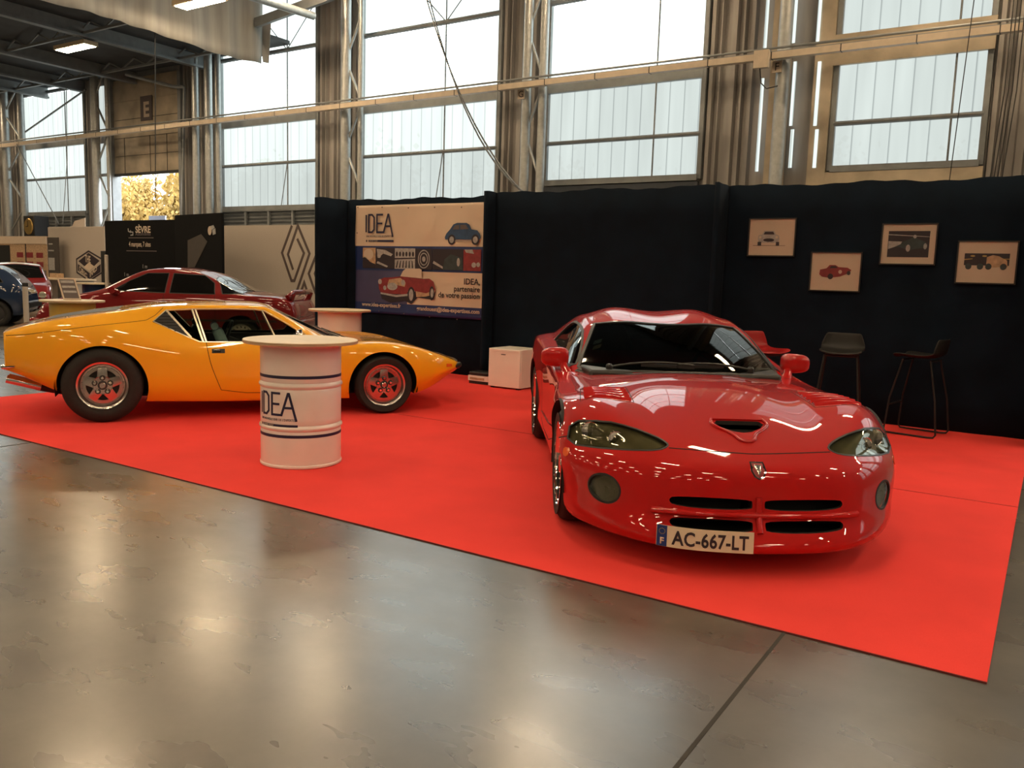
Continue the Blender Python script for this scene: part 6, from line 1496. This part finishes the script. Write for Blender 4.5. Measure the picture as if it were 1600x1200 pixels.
# ------------------------------------------------------------------ background cars: one builder
def simple_car(label, ox, oy, ang, paint, prof, width, wheels, windows, group=None, rt=.30, rr=.20, bumper=.0, level=2, capstyle='cap'):
    """prof: stations (x, z sill, z shoulder, z roof or hood at centre, half width factor, roof half width factor)"""
    e = empty('car', (ox, oy, 0), ang, label=label, cat='car', group=group)
    side = []; top = []; bot = []; W_ = width/2
    for x, z0, zs, zr, wf, rf in prof:
        w = W_*wf; cab = max(0, (zr-zs)); s = [(x, w*.93, z0), (x, w*.99, z0+(zs-z0)*.30), (x, w, z0+(zs-z0)*.62), (x, w*.97, zs), (x, w*(.97+(rf-.97)*.55), zs+cab*.50), (x, w*rf, zs+cab*.90)]
        side.append(s); t = [(x, w*rf*f, zs+cab*(.90+.10*(1-f**2))) for f in (.85, .5, 0)]; top.append(t); bot.append([(x, w*.93*f, z0) for f in (.85, .5, 0)])
    me = lattice('body', side, top, bot, level=level+1, fix=1)
    S_ = Surf(me); cut = []
    for s in (-1, 1):
        for wx_ in wheels: cut.append(prism_cut(circ(wx_, rt+.02, rt+.045, 40), 'y', s*(W_+.1), s*(W_-.28)))
    carve(me, S_, 0, cut, [paint, M['dark']], 'body', e)
    for ax in ('y-', 'y+'):
        for w in windows:
            patch(S_, w, ax, .002, .003).build('side_window', M['glassblack'], e, smooth=60); ribbon(S_, w, ax, .014, .003, closed=True).build('window_trim', M['blackplastic'], e)
    for wx_ in wheels:
        for s in (-1, 1): wheel(e, wx_, s*(W_-.115), rt, rt, .19, rr, s, capstyle)
    return e, S_
# dark red saloon: origin at mid length, faces the picture's left
pa = at_d(50, 500, 13.6); pb = at_d(463, 480, 13.6)
d_ = Vector((pa.x-pb.x, pa.y-pb.y, 0)); mid = (Vector((pa.x, pa.y, 0))+Vector((pb.x, pb.y, 0)))/2; ang = math.atan2(d_.y, d_.x); lat = Vector((-d_.y, d_.x, 0)).normalized()
Lc = d_.length/2
RC = Frame(0, 0, 0); ctr = mid - lat*.80
if (ctr-CAM).length < (mid-CAM).length: ctr = mid + lat*.80
K_ = d_.length/4.45
prof = [(-2.20,.42,.62,.66,.86,.80),(-2.12,.30,.88,.93,.93,.80),(-1.7,.24,.93,.97,.98,.80),(-1.28,.22,.94,1.0,1.0,.78),(-1.0,.22,.95,1.12,1.0,.72),(-.7,.22,.95,1.28,1.0,.68),(-.35,.22,.95,1.375,1.0,.66),(0,.22,.94,1.39,1.0,.66),(.35,.22,.93,1.375,1.0,.66),(.62,.22,.92,1.27,1.0,.69),(.9,.22,.91,1.12,1.0,.73),(1.15,.22,.90,.985,1.0,.80),(1.4,.22,.86,.93,.98,.85),(1.8,.24,.76,.84,.95,.85),(2.1,.28,.64,.74,.90,.85),(2.22,.38,.52,.60,.84,.85)]
wins = [[(-.02,.97),(-.02,1.29),(.34,1.28),(.62,1.15),(.88,.985)], [(-.10,.97),(-.10,1.29),(-.62,1.27),(-.80,1.15),(-.86,.97)], [(-.98,.98),(-.88,1.15),(-.74,1.25),(-1.05,1.12),(-1.32,.985)]]
sal, SS = simple_car('dark red saloon with black windows and rear spoiler, parked behind the yellow car', ctr.x, ctr.y, ang, M['darkred'], [(x*K_, *r) for x, *r in prof], 1.70, (-1.30*K_, 1.30*K_), [[(x*K_, z) for x, z in w] for w in wins], rt=.29, rr=.20)
for s in (-1, 1):
    m = MB(); b = SS.cast((.80*K_, s*3, .95), (0, -s, 0)); b = b[0] if b else Vector((.8, s*.82, .95))
    m.tube([b, b+Vector((0, s*.06, .01)), b+Vector((-.02, s*.20, .04))], [.06, .065, .055], 12); m.build('door_mirror', M['darkred'], sal, smooth=50)
    MB().tube([(-2.08*K_, s*.60, .90), (-2.12*K_, s*.62, 1.02)], .05, 10).build('spoiler_foot', M['darkred'], sal, smooth=50)
    patch(SS, [(s*.42,.60),(s*.42,.74),(s*.68,.72),(s*.70,.60)], 'x+', .004, .01).build('headlamp', M['lens'], sal)
    patch(SS, [(s*.42,.66),(s*.42,.84),(s*.66,.84),(s*.68,.66)], 'x-', .004, .01).build('tail_lamp', M['redlens'], sal)
    for xx in (.0, -.86): ribbon(SS, [(xx*K_, .95), (xx*K_-.02, .40)], 'y-' if s < 0 else 'y+', .006, .001).build('door_seam', M['gap'], sal)
    ribbon(SS, [(-1.9*K_, .56), (1.9*K_, .52)], 'y-' if s < 0 else 'y+', .035, .006).build('side_moulding', M['blackplastic'], sal)
MB().tube([(-2.05*K_, -.70, .95), (-2.12*K_, -.60, 1.03), (-2.12*K_, .60, 1.03), (-2.05*K_, .70, .95)], .045, 12).build('spoiler_blade', M['darkred'], sal, smooth=50)
MB().box((-2.30*K_, -.78, .38), (-2.10*K_, .78, .58)).build('rear_bumper', M['darkred'], sal, bevel=.04); MB().box((2.12*K_, -.78, .30), (2.30*K_, .78, .50)).build('front_bumper', M['darkred'], sal, bevel=.04)
patch(SS, [(-1.20*K_,-.46),(-.76*K_,-.44),(-.74*K_,0),(-.76*K_,.44),(-1.20*K_,.46),(-1.24*K_,0)], 'z+', .003, .004).build('rear_window', M['glassblack'], sal, smooth=60)
patch(SS, [(1.12*K_,-.60),(.62*K_,-.54),(.60*K_,0),(.62*K_,.54),(1.12*K_,.60),(1.18*K_,0)], 'z+', .003, .004).build('windscreen', M['glassblack'], sal, smooth=60)
# blue hatchback at the left edge, tail to the right
pr_ = at_d(40, 470, 18.0); vdir = (Vector((at_d(-60, 470, 17.6).x, at_d(-60, 470, 17.6).y, 0))-Vector((pr_.x, pr_.y, 0))).normalized()
hprof = [(-1.80,.42,.60,.64,.88,.82),(-1.74,.28,.80,.86,.95,.80),(-1.55,.24,.88,1.10,.99,.74),(-1.25,.22,.90,1.32,1.0,.70),(-.8,.22,.90,1.38,1.0,.70),(-.3,.22,.90,1.39,1.0,.70),(.2,.22,.89,1.36,1.0,.70),(.55,.22,.88,1.15,1.0,.75),(.85,.22,.86,.95,1.0,.82),(1.3,.24,.78,.84,.97,.85),(1.65,.28,.62,.70,.92,.85),(1.75,.38,.50,.58,.88,.85)]
hw = [[(-.15,.93),(-.15,1.27),(.15,1.25),(.55,.95)], [(-.25,.93),(-.25,1.27),(-.75,1.27),(-.80,.93)], [(-.90,.93),(-.88,1.26),(-1.18,1.22),(-1.38,.95)]]
hc = Vector((pr_.x, pr_.y, 0)) + vdir*1.80 + Vector((vdir.y, -vdir.x, 0))*(-.78)
if (hc-CAM).length < (pr_-CAM).length: hc = Vector((pr_.x, pr_.y, 0)) + vdir*1.80 + Vector((vdir.y, -vdir.x, 0))*.78
hb, HS = simple_car('dark blue hatchback cut off by the left edge, tail to the right', hc.x, hc.y, math.atan2(vdir.y, vdir.x), M['bluepaint'], hprof, 1.55, (-1.22, 1.15), hw, rt=.28, rr=.17, capstyle='darkcap')
MB().box((-1.86, -.74, .40), (-1.70, .74, .54)).build('rear_bumper', M['blackplastic'], hb, bevel=.03)
# small red and white car far behind
pr_ = at_d(28, 440, 21.3); va = math.atan2(CAM.y-pr_.y, CAM.x-pr_.x)
sc, QS = simple_car('small red car with white roof far behind the blue hatchback', pr_.x, pr_.y, va, M['darkred'], hprof, 1.5, (-1.22, 1.15), hw, rt=.28, rr=.17)
patch(QS, [(.25,-.52),(.72,-.58),(.78,0),(.72,.58),(.25,.52),(.22,0)], 'z+', .003, .01).build('windscreen', M['glassblack'], sc, smooth=60); patch(QS, [(.18,-.50),(.18,.50),(-1.2,.50),(-1.2,-.50)], 'z+', .003, .01).build('roof_panel', M['whitepaint'], sc, smooth=60)
for s in (-.5, .5): patch(QS, circ(s, .62, .08, 16), 'x+', .004, .01).build('headlamp', M['lens'], sc)
